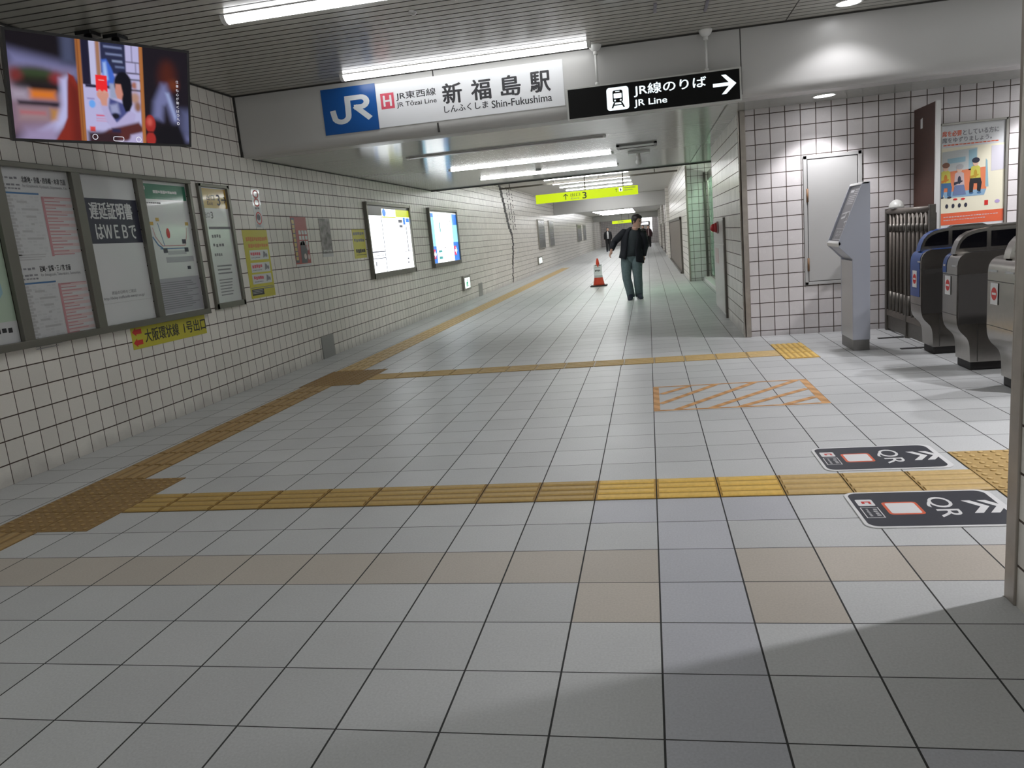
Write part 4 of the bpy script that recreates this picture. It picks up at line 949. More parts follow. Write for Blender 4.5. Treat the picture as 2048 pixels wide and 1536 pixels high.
c = MB(); c.box(1.008, 9.7, 0.70, 1.011, 10.2, 0.92); c.build('printed_label', mat('faded_red_print', (0.50, 0.40, 0.38), 0.4), t)

for y0, y1, z1, lb in ((19.75, 30.2, 1.50, 'brown grey shutter in the right wall just past the tiled column'), (36.0, 41.0, 1.46, 'narrow looking grey shutter farther along the right wall'), (45.0, 52.0, 1.5, 'most distant grey shutter along the right wall')):
    t = thing('shutter', lb, 'shutter', (RX, y0, 0), 'shutters along the right wall')
    s_ = MB()
    n = int((y1 - y0) / 0.12)
    for k in range(n): s_.box(RX - 0.03, y0 + (y1 - y0) * k / n, 0.05, RX - 0.01, y0 + (y1 - y0) * (k + 0.8) / n, z1 - 0.05)
    s_.box(RX - 0.012, y0, 0.05, RX, y1, z1 - 0.05); s_.build('curtain', 'shutter', t)
    f = MB(); f.box(RX - 0.05, y0 - 0.06, 0, RX, y0, z1); f.box(RX - 0.05, y1, 0, RX, y1 + 0.06, z1); f.box(RX - 0.06, y0 - 0.06, z1 - 0.05, RX, y1 + 0.06, z1 + 0.03); f.box(RX - 0.08, y0, 0, RX, y1, 0.05); f.build('frame', 'steel_dark', t)
for k, y in enumerate((31.2, 34.2, 42.0, 53.5, 57.0)):
    w = MB(); w.box(RX - 0.12, y, 0, RX, y + 0.7, 2.95 if y < 34 else ZD); struct('wall_pilaster_%d' % k, w, 'wall_yz')
# end of the passage
t = thing('end_sign', 'pale hanging sign with a dark edge at the bright far end of the passage', 'sign', (0.1, 66.0, 1.7))
c = MB(); c.box(-0.60, 66.0, 1.60, 0.22, 66.1, 1.90); c.build('casing', 'frame', t)
B = Board(t, (0, 66.0, 0), (1, 0, 0), (0, 0, 1)); B.rect('face', -0.56, 1.65, 0.10, 1.86, mat('far_sign_face', (0.6, 0.62, 0.66), 0.4, emit=0.6, ecol=(0.8, 0.82, 0.9)), 0.004)
for x in (-0.5, 0.12):
    c = MB(); c.tube((x, 66.05, 1.90), (x, 66.05, ZD), 0.02, 8); c.build('rod', 'steel_dark', t)
w = MB(); w.box(-0.55, YE - 0.03, 2.0, 0.42, YE, 2.36); w.box(0.27, YE - 0.03, 0.95, 0.40, YE, 2.0)
tag(w.build('lit_window', mat('end_glow', (0.8, 0.82, 0.9), 0.4, emit=2.2, ecol=(0.93, 0.94, 1.0))), 'bright lit window panel on the far end wall of the passage', 'lit panel')

# ------------------------------------------------------------------ tactile paving
def tactile(name, label, patches, mats, group):
    """patches: (x0, y0, x1, y1, kind, material index); kind x / y = bars along that axis, d = dots"""
    mb = MB(); H = 0.0035; nm_ = len(mats)
    mats = list(mats) + [m_ + '_top' for m_ in mats]
    for x0, y0, x1, y1, kind, mi in patches:
        g = 0.003
        mb.box(x0 + g, y0 + g, 0.0, x1 - g, y1 - g, H, mi)
        if kind == 'x':
            n = 4; w_ = (y1 - y0) / n
            for k in range(n):
                c_ = y0 + (k + 0.5) * w_
                mb.prism([(c_ - 0.026, H), (c_ + 0.026, H), (c_ + 0.018, H + 0.005), (c_ - 0.018, H + 0.005)], 'x', x0 + 0.012, x1 - 0.012, nm_ + mi)
        elif kind == 'y':
            n = 4 if y1 - y0 > 0.301 or x1 < 0 else 6; w_ = (x1 - x0) / n
            for k in range(n):
                c_ = x0 + (k + 0.5) * w_
                b_ = w_ * 0.34
                mb.prism([(c_ - b_, H), (c_ + b_, H), (c_ + b_ * 0.65, H + 0.005), (c_ - b_ * 0.65, H + 0.005)], 'y', y1 - 0.012, y0 + 0.012, nm_ + mi)
        else:
            nx, ny = max(1, round((x1 - x0) / 0.06)), max(1, round((y1 - y0) / 0.06))
            for i in range(nx):
                for j in range(ny):
                    cx, cy = x0 + (i + 0.5) * (x1 - x0) / nx, y0 + (j + 0.5) * (y1 - y0) / ny
                    mb.tube((cx, cy, H), (cx, cy, H + 0.005), 0.015, 8, 0.009, nm_ + mi)
    return tag(mb.build(name, mats), label, 'tactile paving', group)
TG = 'tactile paving strips and patches'
SX0, SX1 = -3.56, -3.225
def run_y(y0, y1): 
    n = max(1, round((y1 - y0) / 0.3)); return [(SX0, y0 + (y1 - y0) * k / n, SX1, y0 + (y1 - y0) * (k + 1) / n, 'y', 0) for k in range(n)]
def run_x(x0, x1, y0, y1, mi=0, off=0.0):
    n = max(1, round((x1 - x0) / 0.3)); return [(x0 + (x1 - x0) * k / n, y0, x0 + (x1 - x0) * (k + 1) / n, y1, 'x', mi) for k in range(n)]
def grid_d(x0, y0, x1, y1, mi=0):
    nx, ny = max(1, round((x1 - x0) / 0.31)), max(1, round((y1 - y0) / 0.3))
    return [(x0 + (x1 - x0) * i / nx, y0 + (y1 - y0) * j / ny, x0 + (x1 - x0) * (i + 1) / nx, y0 + (y1 - y0) * (j + 1) / ny, 'd', mi) for i in range(nx) for j in range(ny)]
tactile('tactile_strip', 'ochre ribbed guide strip along the left wall, nearest piece at the left edge', run_y(0.0, 1.53), ['tact_left'], TG)
tactile('tactile_patch', 'brown dotted warning patch at the left end of the near guide strip', grid_d(SX0, 1.53, -2.93, 2.42), ['tact_left'], TG)
tactile('tactile_strip', 'ochre ribbed guide strip along the left wall between the two dotted patches', run_y(2.42, 5.42), ['tact_left'], TG)
tactile('tactile_patch', 'brown dotted warning patch at the left end of the far guide strip', grid_d(SX0 - 0.03, 5.42, -2.93, 6.31), ['tact_left'], TG)
tactile('tactile_strip', 'ochre guide strip running on along the left wall into the passage', run_y(6.31, 30.0), ['tact_tan'], TG)
tactile('tactile_strip', 'broad yellow ribbed guide strip crossing the near floor towards the gates', run_x(-2.93, -2.7, 1.8, 2.1) + run_x(-2.7, -0.3, 1.8, 2.1) + run_x(-0.3, 0.6, 1.8, 2.1, 1) + run_x(0.6, 1.5, 1.8, 2.1, 2), ['tact_old', 'tact_new', 'tact_tan'], TG)
tactile('tactile_strip', 'thin looking yellow guide strip crossing the floor below the grey hatch wall', run_x(-2.93, 1.2, 5.65, 5.97), ['tact_tan'], TG)
tactile('tactile_patch', 'yellow striped patch on the floor in front of the grey information stand', [(1.2, 5.45 + 0.3 * k, 1.51, 5.75 + 0.3 * k, 'y', 0) for k in range(3)], ['tact_new'], TG)
tactile('tactile_patch', 'yellow dotted patch between the two dark floor mats and the pillar', grid_d(1.5, 1.2, 1.8, 2.4), ['tact_tan'], TG)

# worn hazard tape rectangle
t = thing('floor_tape', 'worn orange hazard tape rectangle with diagonal lines on the floor', 'floor marking', (0.6, 4.05, 0))
B = Board(t, (0, 0, 0), (1, 0, 0), (0, 1, 0))
B.rects('border_tape', [(0.0, 3.63, 0.045, 4.50), (1.145, 3.63, 1.20, 4.50)], 'tape', 0.0012)
B.rects('border_tape', [(0.045, 3.63, 1.145, 3.662), (0.045, 4.47, 1.145, 4.50)], 'tape', 0.0012)
dg = [((0.06, 4.20), (0.29, 4.46)), ((0.05, 3.86), (0.50, 4.47)), ((0.16, 3.65), (0.80, 4.47)), ((0.40, 3.65), (1.12, 4.47)), ((0.60, 3.65), (1.14, 4.14)), ((0.90, 3.65), (1.14, 3.85))]
B.polys('diagonal_tape', [q for a, b in dg for q in stroke([a, b], 0.052)], 'tape', 0.0016)

# floor mats for ticket codes
def qr_mat(x0, x1, y0, y1, label):
    t = thing('floor_mat', label, 'floor mat', ((x0 + x1) / 2, (y0 + y1) / 2, 0), 'dark floor mats before the ticket gates')
    w_, h = y1 - y0, x1 - x0
    B = Board(t, (x0, y1, 0), (0, -1, 0), (1, 0, 0))      # reads upwards towards the gates
    B.polys('border', [rrect(0, 0, w_, h, 0.05)], 'mat_white', 0.0045, None, 0.004)
    B.polys('sheet', [rrect(0.014, 0.014, w_ - 0.014, h - 0.024, 0.045)], 'mat_navy', 0.0050)
    m_ = w_ / 2
    for k in (0, 0.062):
        B.polys('chevron', [[(m_ - 0.075, 0.455 + k), (m_, 0.505 + k), (m_ + 0.075, 0.455 + k), (m_ + 0.075, 0.49 + k), (m_, 0.54 + k), (m_ - 0.075, 0.49 + k)]], 'mat_white', 0.0055)
    B.text('lettering', 'QR', m_ - 0.125, 0.305, m_ + 0.115, 0.412, 'mat_white', 0.0055, 0.008)
    B.polys('red_frame', [rrect(m_ - 0.075, 0.128, m_ + 0.075, 0.272, 0.018)], 'orange_red', 0.0055)
    B.polys('white_plate', [rrect(m_ - 0.062, 0.140, m_ + 0.062, 0.260, 0.010)], 'mat_white', 0.0060)
    B.polys('logo_plate', [rrect(m_ - 0.115, 0.03, m_ - 0.035, 0.10, 0.008)], 'mat_white', 0.0055)
    B.polys('logo_mark', [[(m_ - 0.09, 0.05), (m_ - 0.06, 0.05), (m_ - 0.06, 0.062), (m_ - 0.078, 0.062), (m_ - 0.078, 0.078), (m_ - 0.06, 0.078), (m_ - 0.055, 0.088), (m_ - 0.09, 0.088)]], 'sticker_red', 0.0060)
    B.polys('thin_frame', stroke([(m_ - 0.015, 0.03), (m_ + 0.105, 0.03), (m_ + 0.105, 0.10), (m_ - 0.015, 0.10), (m_ - 0.015, 0.03)], 0.004), 'mat_white', 0.0055)
    B.rects('small_print', word_bars(m_, m_ + 0.09, 0.072, 0.092, 4, 2, 0.2) + word_bars(m_, m_ + 0.09, 0.045, 0.058, 6, 5, 0.2), 'ink_pale', 0.0055)
qr_mat(0.848, 1.455, 2.135, 2.545, 'dark floor mat with white QR letters, the farther of the two')
qr_mat(0.845, 1.455, 1.375, 1.805, 'dark floor mat with white QR letters, the nearer one by the pillar')

# ------------------------------------------------------------------ tactile-map stand
t = thing('information_stand', 'slim grey information stand with a slanted dark map plate', 'information stand', (1.92, 5.9, 0))
KY0, KY1 = 5.685, 6.13
kp = [(1.844, 0.10), (1.844, 0.845), (1.728, 0.965), (1.722, 0.998), (1.930, 1.518), (1.945, 1.523), (1.997, 1.523), (1.993, 0.10)]
for y0, y1 in ((KY0, KY0 + 0.02), (KY1 - 0.02, KY1)):
    c = MB(); c.prism(kp, 'y', y0, y1); c.build('side_panel', 'kiosk', t, 0.003)
c = MB(); c.box(1.845, KY0 + 0.02, 0.10, 1.99, KY1 - 0.02, 0.83); c.build('front_body', 'kiosk_front', t)
c = MB(); c.prism([(1.875, 0.83), (1.750, 0.958), (1.745, 0.995), (1.946, 1.505), (1.99, 1.51), (1.99, 0.83)], 'y', KY0 + 0.02, KY1 - 0.02); c.build('head', 'kiosk', t)
c = MB(); c.prism([(1.724, 0.965), (1.720, 0.998), (1.735, 1.02), (1.75, 0.99)], 'y', KY0, KY1); c.build('lower_lip', 'white_paint', t, 0.004)
c = MB(); c.prism([(1.925, 1.505), (1.935, 1.526), (1.99, 1.526), (1.99, 1.505)], 'y', KY0, KY1); c.build('top_cap', 'white_paint', t, 0.004)
du = Vector((1.946 - 1.745, 0, 1.505 - 0.995)).normalized()
B = Board(t, (1.745, KY1 - 0.03, 0.995), (0, -1, 0), tuple(du)); LW, LH = KY1 - KY0 - 0.06, 0.545
pl = B.rect('map_plate', 0, 0.02, LW, LH - 0.02, 'kiosk_plate', 0.004, None, 0.004)
B.rects('plate_print', word_bars(0.06, 0.20, 0.475, 0.505, 1, 2, 0.1) + lines(0.07, 0.33, 0.36, 0.45, 5, 0.3, 3) + lines(0.22, 0.36, 0.45, 0.51, 3, 0.3, 8), 'kiosk_ink', 0.005, pl)
B.polys('plate_print', stroke([(0.06, 0.28), (0.30, 0.30), (0.33, 0.27)], 0.012) + stroke([(0.08, 0.24), (0.20, 0.25), (0.21, 0.30)], 0.02) + stroke([(0.24, 0.20), (0.34, 0.21)], 0.012) + stroke([(0.29, 0.15), (0.29, 0.24)], 0.012), 'kiosk_ink', 0.0055, pl)
B.rects('plate_print', [(0.05, 0.135, 0.35, 0.14), (0.05, 0.035, 0.35, 0.04), (0.10, 0.05, 0.105, 0.12), (0.20, 0.05, 0.205, 0.12), (0.30, 0.05, 0.305, 0.12)] + lines(0.12, 0.19, 0.06, 0.115, 4, 0.3, 2) + lines(0.22, 0.29, 0.06, 0.115, 4, 0.3, 5), 'kiosk_ink', 0.005, pl)
c = MB(); c.box(1.848, KY0 + 0.004, 0.0, 1.988, KY1 - 0.004, 0.10); c.build('plinth', mat('plinth_grey', (0.17, 0.165, 0.16), 0.45), t)

# ------------------------------------------------------------------ ticket gates
def gate(y0, y1, label, canopy, blue=0):
    t = thing('ticket_gate', label, 'ticket gate', (2.39, (y0 + y1) / 2, 0), 'automatic ticket gates')
    X1 = 4.15
    low = [(2.392, 0.065), (2.386, 0.185), (2.379, 0.222), (2.366, 0.252), (2.345, 0.276), (2.322, 0.300), (2.305, 0.328), (2.295, 0.365), (2.290, 0.42)]
    up = [(2.290, 0.80), (2.296, 0.838), (2.312, 0.868), (2.338, 0.889), (2.375, 0.898)]
    mir = lambda L_: [(2.290 + X1 - x, z) for x, z in reversed(L_)]
    whole = low + up + mir(up) + mir(low)
    mb = MB(); n = len(whole)
    mb.add([(x, y0, z) for x, z in whole] + [(x, y1, z) for x, z in whole], [(i, (i + 1) % n, n + (i + 1) % n, n + i) for i in range(n)], 0, True)
    mb.add([(x, y0, z) for x, z in whole], [tuple(range(n))]); mb.add([(x, y1, z) for x, z in whole], [tuple(range(n))])
    o = mb.build('body', 'steel', t); md = o.modifiers.new('edge', 'EDGE_SPLIT'); md.split_angle = 0.6
    b = MB(); b.box(2.40, y0 + 0.012, 0.0, X1 - 0.11, y1 - 0.012, 0.066); b.build('plinth', 'rubber', t, 0.008)
    # raised centre with dark windows
    c0, c1 = canopy
    arch = [(2.315, 0.885), (2.325, 0.935), (2.345, 0.985), (2.375, 1.020), (2.420, 1.046), (2.48, 1.060), (2.56, 1.066)]
    arch2 = arch + mir(arch)
    inn = [(2.345, 0.925), (2.352, 0.955), (2.370, 0.985), (2.400, 1.012), (2.445, 1.030), (2.50, 1.040), (2.535, 1.042)]
    mb = MB(); n = len(arch2)
    mb.add([(x, c0, z) for x, z in arch2] + [(x, c1, z) for x, z in arch2], [(i, i + 1, n + i + 1, n + i) for i in range(n - 1)], 0, True)
    mb.add([(x, c0, z) for x, z in arch2], [tuple(range(n))]); mb.add([(x, c1, z) for x, z in arch2], [tuple(range(n))])
    cn = mb.build('canopy', 'steel', t); md = cn.modifiers.new('edge', 'EDGE_SPLIT'); md.split_angle = 0.6
    for yy, dy in ((c0, -0.003), (c1, 0.003)):
        wn = inn + [(2.535, 0.925)]
        MB().prism(wn, 'y', yy, yy + dy).build('window', 'glass_dark', cn)
        for k in range(3):
            xa = 2.565 + 0.37 * k
            MB().prism([(xa, 0.925), (xa + 0.34, 0.925), (xa + 0.34, 1.042), (xa, 1.042)], 'y', yy, yy + dy).build('window', 'glass_dark', cn)
    m_ = MB(); m_.prism([(2.55, 1.066), (2.58, 1.082), (2.80, 1.082), (2.84, 1.066)], 'y', c0 + 0.01, c1 - 0.01); m_.build('top_sensor', 'steel_dark', cn)
    # dark sensor panels and seams on both flanks
    for yy, dy in ((y0, -0.002), (y1, 0.002)):
        MB().prism([(2.303, 0.36), (3.9, 0.36), (3.9, 0.735), (2.303, 0.735)], 'y', yy, yy + dy).build('sensor_panel', 'gate_panel', t)
        MB().prism([(2.44, 0.07), (2.444, 0.07), (2.444, 0.36), (2.44, 0.36)], 'y', yy, yy + dy).build('seam', 'dark', t)
    MB().box(2.2885, y0, 0.733, 2.30, y1, 0.737).build('seam', 'dark', t)
    MB().box(2.2885, y0, 0.430, 2.30, y1, 0.433).build('seam', 'dark', t)
    for ya, yb in ((y0 + 0.02, c0 - 0.02), (c1 + 0.02, y1 - 0.02)):
        if yb - ya > 0.03:
            MB().box(2.286, ya, 0.795, 2.292, yb, 0.808).build('light_slit', 'steel_pale', t)
            MB().box(2.40, ya, 0.898, 3.9, yb, 0.902).build('top_inset', 'gate_blue' if blue == 1 else 'glass_dark', t)
    def skin(name, ya, yb, m, zs):
        pts = [p for p in low + up if zs[0] <= p[1] <= zs[1]]
        pts = [(2.290, zs[0])] + pts if pts[0][1] > zs[0] else pts
        mb = MB()
        mb.add([(x - 0.0025, ya, z) for x, z in pts] + [(x - 0.0025, yb, z) for x, z in pts], [(i, i + 1, len(pts) + i + 1, len(pts) + i) for i in range(len(pts) - 1)], 0, True)
        return mb.build(name, m, t)
    if blue == 1:
        skin('blue_front', y0 + 0.03, y1, 'gate_blue', (0.50, 0.90))
        k = len(arch)
        mb = MB(); mb.add([(x - 0.003, c0, z + 0.001) for x, z in arch] + [(x - 0.003, c1, z + 0.001) for x, z in arch], [(i, i + 1, k + i + 1, k + i) for i in range(k - 1)], 0, True); mb.build('blue_arch', 'gate_blue', cn)
    if blue == 2: skin('blue_shoulder', c1, y1, 'gate_blue', (0.745, 0.90))
    # no-entry sticker
    yc = y1 - 0.115
    B = Board(t, (2.2865, yc + 0.055, 0.578), (0, -1, 0), (0, 0, 1))
    st_ = B.rect('no_entry_sticker', 0.0, 0.0, 0.11, 0.145, 'mat_white', 0.001)
    B.polys('red_disc', [disc(0.055, 0.0725, 0.043)], 'sticker_red', 0.0015, st_)
    B.rect('white_bar', 0.025, 0.065, 0.085, 0.080, 'mat_white', 0.002, st_)
    return t
gate(5.27, 5.535, 'ticket gate with a blue front strip, farthest of the three and next to the railing', (5.37, 5.47), 1)
gate(4.49, 4.775, 'all steel ticket gate standing between the blue one and the one by the pillar', (4.61, 4.70), 2)
g3 = gate(3.55, 3.955, 'ticket gate partly hidden by the near pillar at the right edge', (3.70, 3.79), 0)
yl = MB(); yl.path([(2.33, 3.545, 0.70), (2.33, 3.525, 0.68), (2.33, 3.525, 0.45), (2.33, 3.545, 0.43)], 0.008, 8); yl.build('yellow_grip', 'tact_new', g3)

# ------------------------------------------------------------------ steel railing between wall and gates
t = thing('railing', 'brown steel railing of upright tubes between the gate wall and the gates', 'railing', (2.49, 6.3, 0))
for y, w_, h in ((6.90, 0.055, 1.265), (6.26, 0.035, 1.23), (5.63, 0.05, 1.275)):
    p = MB(); p.box(2.465, y - w_ / 2, 0, 2.465 + 0.05, y + w_ / 2, h); p.build('post', 'steel_dark', t, 0.004)
p = MB(); p.tube((2.49, 6.90, 1.235), (2.49, 5.63, 1.235), 0.028, 14); p.build('top_rail', 'rail_steel', t)
p = MB(); p.box(2.470, 5.62, 0.16, 2.515, 6.91, 0.225); p.build('bottom_rail', 'rail_steel', t, 0.006)
p = MB(); p.box(2.480, 5.62, 0.02, 2.505, 6.91, 0.16); p.build('kick_plate', 'steel_dark', t)
p = MB(); p.box(2.520, 5.64, 0.20, 2.532, 6.88, 1.20); p.build('added_dark_sheet', mat('gap_darkening_sheet', (0.055, 0.045, 0.038), 0.55), t)  # invented sheet, added to darken the gaps between the tubes
for k in range(10):
    y = 6.80 - k * 0.117
    if abs(y - 6.26) < 0.04: continue
    p = MB(); p.tube((2.49, y, 0.22), (2.49, y, 1.22), 0.018, 10); br = p.build('tube', 'rail_steel', t)
    p = MB(); p.tube((2.49, y, 0.22), (2.49, y, 0.42), 0.024, 10); p.tube((2.49, y, 1.04), (2.49, y, 1.11), 0.024, 10); p.build('sleeve', 'steel_dark', br)
s_ = MB(); s_.ball((2.50, 6.66, 1.266), 0.07, 0.10, 0.085, 18, 8, 0.0, 0.5); tag(s_.build('dome_cover', mat('dome_white', (0.50, 0.50, 0.47), 0.3)), 'small pale dome cover sitting on top of the railing', 'cover')
for x0, x1, y, lb in ((2.24, 2.47, 5.61, 'nearer dark rubber strip on the floor before the railing'), (2.235, 2.47, 6.30, 'farther dark rubber strip on the floor before the railing')):
    s_ = MB(); s_.box(x0, y, 0, x1, y + 0.05, 0.006); tag(s_.build('floor_strip', 'rubber'), lb, 'floor strip', 'dark strips on the floor by the railing')

# brown partition and poster on the gate wall
t = thing('partition', 'tall dark brown partition board standing out from the gate wall', 'partition', (2.80, 6.7, 0))
p = MB(); p.prism([(GY, 0.0), (GY, 2.225), (6.40, 2.225), (6.40, 0.0)], 'x', 2.765, 2.80); p.build('board', 'brown_door', t)
p = MB(); p.box(2.764, 6.375, 0.0, 2.806, 6.40, 2.228); p.build('edge_strip', 'white_paint', t)
p = MB(); p.add([(2.764, 6.80, 2.02), (2.764, 6.74, 2.02), (2.764, 6.74, 2.12), (2.764, 6.80, 2.11)], [(0, 1, 2, 3)]); p.build('paper_scrap', 'mat_white', t)
t = thing('manners_poster', 'framed poster of three people on a train seat, above the ticket gates', 'poster', (3.33, GY, 0.95))
B = Board(t, (0, GY, 0), (1, 0, 0), (0, 0, 1))
f = MB()
for b in ((3.0, 0.90, 3.02, 2.06), (3.615, 0.90, 3.637, 2.06), (3.0, 0.90, 3.637, 0.94), (3.0, 2.04, 3.637, 2.06)): f.box(b[0], GY - 0.03, b[1], b[2], GY, b[3])
f.build('frame', 'frame_light', t, 0.003)
B.rect('sheet', 3.02, 0.94, 3.615, 2.04, 'paper_white', 0.012, None, 0.004)
pc = B.rect('picture', 3.022, 1.165, 3.613, 1.82, 'paper_cream', 0.013)
B.text('lettering', '席を必要', 3.03, 1.93, 3.21, 1.985, 'orange_red', 0.013, 0.03)
B.text('lettering', 'としている方に', 3.225, 1.93, 3.555, 1.985, 'ink_grey', 0.013, 0.025)
B.text('lettering', '席をゆずりましょう。', 3.03, 1.868, 3.49, 1.918, 'ink_grey', 0.013, 0.025)
B.rects('small_print', word_bars(3.04, 3.56, 1.838, 1.852, 14, 3, 0.15), 'orange_red', 0.013)
D1 = 0.0135
M['print_brown'] = mat('print_brown', (0.22, 0.10, 0.06), 0.4); M['print_skirt'] = mat('print_skirt', (0.15, 0.20, 0.36), 0.4)
def pp(name, ps, m, lv): B.polys(name, ps, m, D1 + lv * 0.0004, pc)
pp('picture_wall', [[(3.03, 1.55), (3.36, 1.55), (3.36, 1.80), (3.03, 1.78)]], mat('print_grey', (0.52, 0.55, 0.54), 0.4), 1)
pp('picture_window', [[(3.28, 1.58), (3.355, 1.58), (3.355, 1.79), (3.28, 1.78)], [(3.08, 1.66), (3.25, 1.67), (3.25, 1.72), (3.08, 1.71)], [(3.44, 1.40), (3.47, 1.40), (3.455, 1.66), (3.44, 1.68)]], 'sky_ink', 2)
pp('picture_panel', [[(3.49, 1.55), (3.61, 1.56), (3.61, 1.80), (3.49, 1.80)]], mat('print_lilac', (0.62, 0.60, 0.66), 0.4), 1)
pp('picture_seat', [[(3.04, 1.38), (3.45, 1.38), (3.45, 1.60), (3.06, 1.58)]], mat('print_orange', (0.72, 0.22, 0.10), 0.4), 2)
pp('picture_seat_foot', [[(3.06, 1.32), (3.43, 1.32), (3.45, 1.38), (3.04, 1.38)]], mat('print_blue', (0.25, 0.40, 0.55), 0.4), 2)
for cx, top, trim_, low_, hair, shoe_, zt in ((3.065, 'note_yellow', 'orange_ink', 'blue_ink', 'print_brown', 'navy', 1.665), (3.195, 'pale_pink', 'navy', 'print_skirt', 'ink_pale', 'sticker_red', 1.640), (3.345, 'note_yellow', 'ochre_ink', 'ink', 'navy', 'blue_ink', 1.690)):
    pp('picture_figure', [[(cx - 0.050, zt - 0.215), (cx + 0.050, zt - 0.215), (cx + 0.042, zt - 0.085), (cx + 0.02, zt - 0.070), (cx - 0.02, zt - 0.070), (cx - 0.042, zt - 0.085)]], top, 4)
    pp('picture_figure', [disc(cx, zt - 0.15, 0.016, 0.040), [(cx - 0.05, zt - 0.20), (cx + 0.03, zt - 0.17), (cx + 0.03, zt - 0.155), (cx - 0.05, zt - 0.17)]], trim_, 5)
    if low_ == 'print_skirt':
        pp('picture_figure', [[(cx - 0.062, zt - 0.30), (cx + 0.065, zt - 0.30), (cx + 0.045, zt - 0.20), (cx - 0.042, zt - 0.20)]], low_, 6)
    else:
        pp('picture_figure', [[(cx - 0.055, zt - 0.245), (cx + 0.06, zt - 0.245), (cx + 0.05, zt - 0.195), (cx - 0.048, zt - 0.195)], [(cx - 0.055, zt - 0.335), (cx - 0.022, zt - 0.335), (cx - 0.012, zt - 0.235), (cx - 0.055, zt - 0.235)], [(cx + 0.018, zt - 0.32), (cx + 0.050, zt - 0.335), (cx + 0.062, zt - 0.235), (cx + 0.020, zt - 0.235)]], low_, 6)
    pp('picture_figure', [disc(cx - 0.035, zt - 0.340, 0.020, 0.010), disc(cx + 0.038, zt - 0.342, 0.020, 0.010)], shoe_, 5)
    pp('picture_figure', [disc(cx, zt - 0.042, 0.026, 0.034)], 'skin_flat', 5)
    pp('picture_hair', [disc(cx + 0.002, zt - 0.018, 0.036, 0.027)], hair, 6)
pp('picture_mark', [disc(3.08 + 0.06 * i, 1.235, 0.014, 0.022) for i in range(4)], 'navy', 3)
pp('picture_mark', [[(3.435, 1.215), (3.47, 1.215), (3.47, 1.265), (3.435, 1.265)]], 'sticker_red', 3)
pp('picture_mark', [disc(3.555, 1.245, 0.024, 0.018)], mat('print_purple', (0.45, 0.35, 0.6), 0.4), 3)
bd = B.rect('orange_band', 3.022, 1.045, 3.613, 1.165, 'orange_red', 0.0135)
B.rects('band_text', word_bars(3.05, 3.57, 1.118, 1.130, 20, 3, 0.2) + word_bars(3.05, 3.45, 1.088, 1.098, 16, 4, 0.2), 'pale_pink', 0.0142, bd)

# ------------------------------------------------------------------ traffic cone with its paper
t = thing('traffic_cone', 'orange traffic cone with a white paper notice beside the walking man', 'traffic cone', (-1.235, 17.3, 0))
c = MB(); c.box(-1.44, 17.10, 0.0, -1.03, 17.50, 0.03); c.build('base', 'rubber', t, 0.01)
cx, cy = -1.235, 17.3
pr_ = [(0.145, 0.03), (0.135, 0.06), (0.028, 0.64), (0.022, 0.68), (0.010, 0.685)]
c = MB(); c.loft([[(cx + r_ * math.cos(2 * PI * i / 24), cy + r_ * math.sin(2 * PI * i / 24), z) for i in range(24)] for r_, z in pr_]); c.build('cone', 'cone_orange', t)
c = MB(); c.loft([[(cx + r_ * math.cos(2 * PI * i / 24), cy + r_ * math.sin(2 * PI * i / 24), z) for i in range(24)] for r_, z in ((0.112, 0.22), (0.084, 0.36))], 0, True, False); c.build('white_band', 'mat_white', t)
pa = Board(t, (cx - 0.10, cy - 0.125, 0.27), (1, 0.1, 0), (0.02, 0.28, 1))
ps = pa.rect('paper_notice', 0, 0, 0.20, 0.27, 'mat_white', 0.0, None, 0.004)
pa.rects('notice_print', [(0.03, 0.245, 0.17, 0.26)] + word_bars(0.03, 0.17, 0.10, 0.145, 4, 3, 0.3), 'ink', 0.001, ps)
pa.rects('notice_print', word_bars(0.03, 0.16, 0.19, 0.215, 4, 5, 0.3), 'ink_pale', 0.001, ps)

# ------------------------------------------------------------------ people
HEAD = [(-.170, .050, .044, .056), (-.130, .052, .050, .060), (-.116, .038, .084, .060), (-.098, .053, .093, .064), (-.062, .064, .092, .076), (-.030, .070, .090, .088), (0.0, .0745, .090, .096), (.030, .0765, .092, .099), (.060, .074, .086, .096), (.086, .063, .068, .081), (.104, .041, .043, .054), (.112, .012, .012, .016)]
def head_pt(h, th, grow=0.0):
    """point on the head outline at height h; th = 0 looks straight ahead; returns side and forward distances"""
    for a, b in zip(HEAD, HEAD[1:]):
        if h <= b[0]: break
    k = max(0.0, min(1.0, (h - a[0]) / (b[0] - a[0])))
    w_, f_, bk = (a[n] * (1 - k) + b[n] * k + grow for n in (1, 2, 3))
    c_ = math.cos(th)
    return w_ * math.sin(th), (f_ if c_ > 0 else bk) * c_

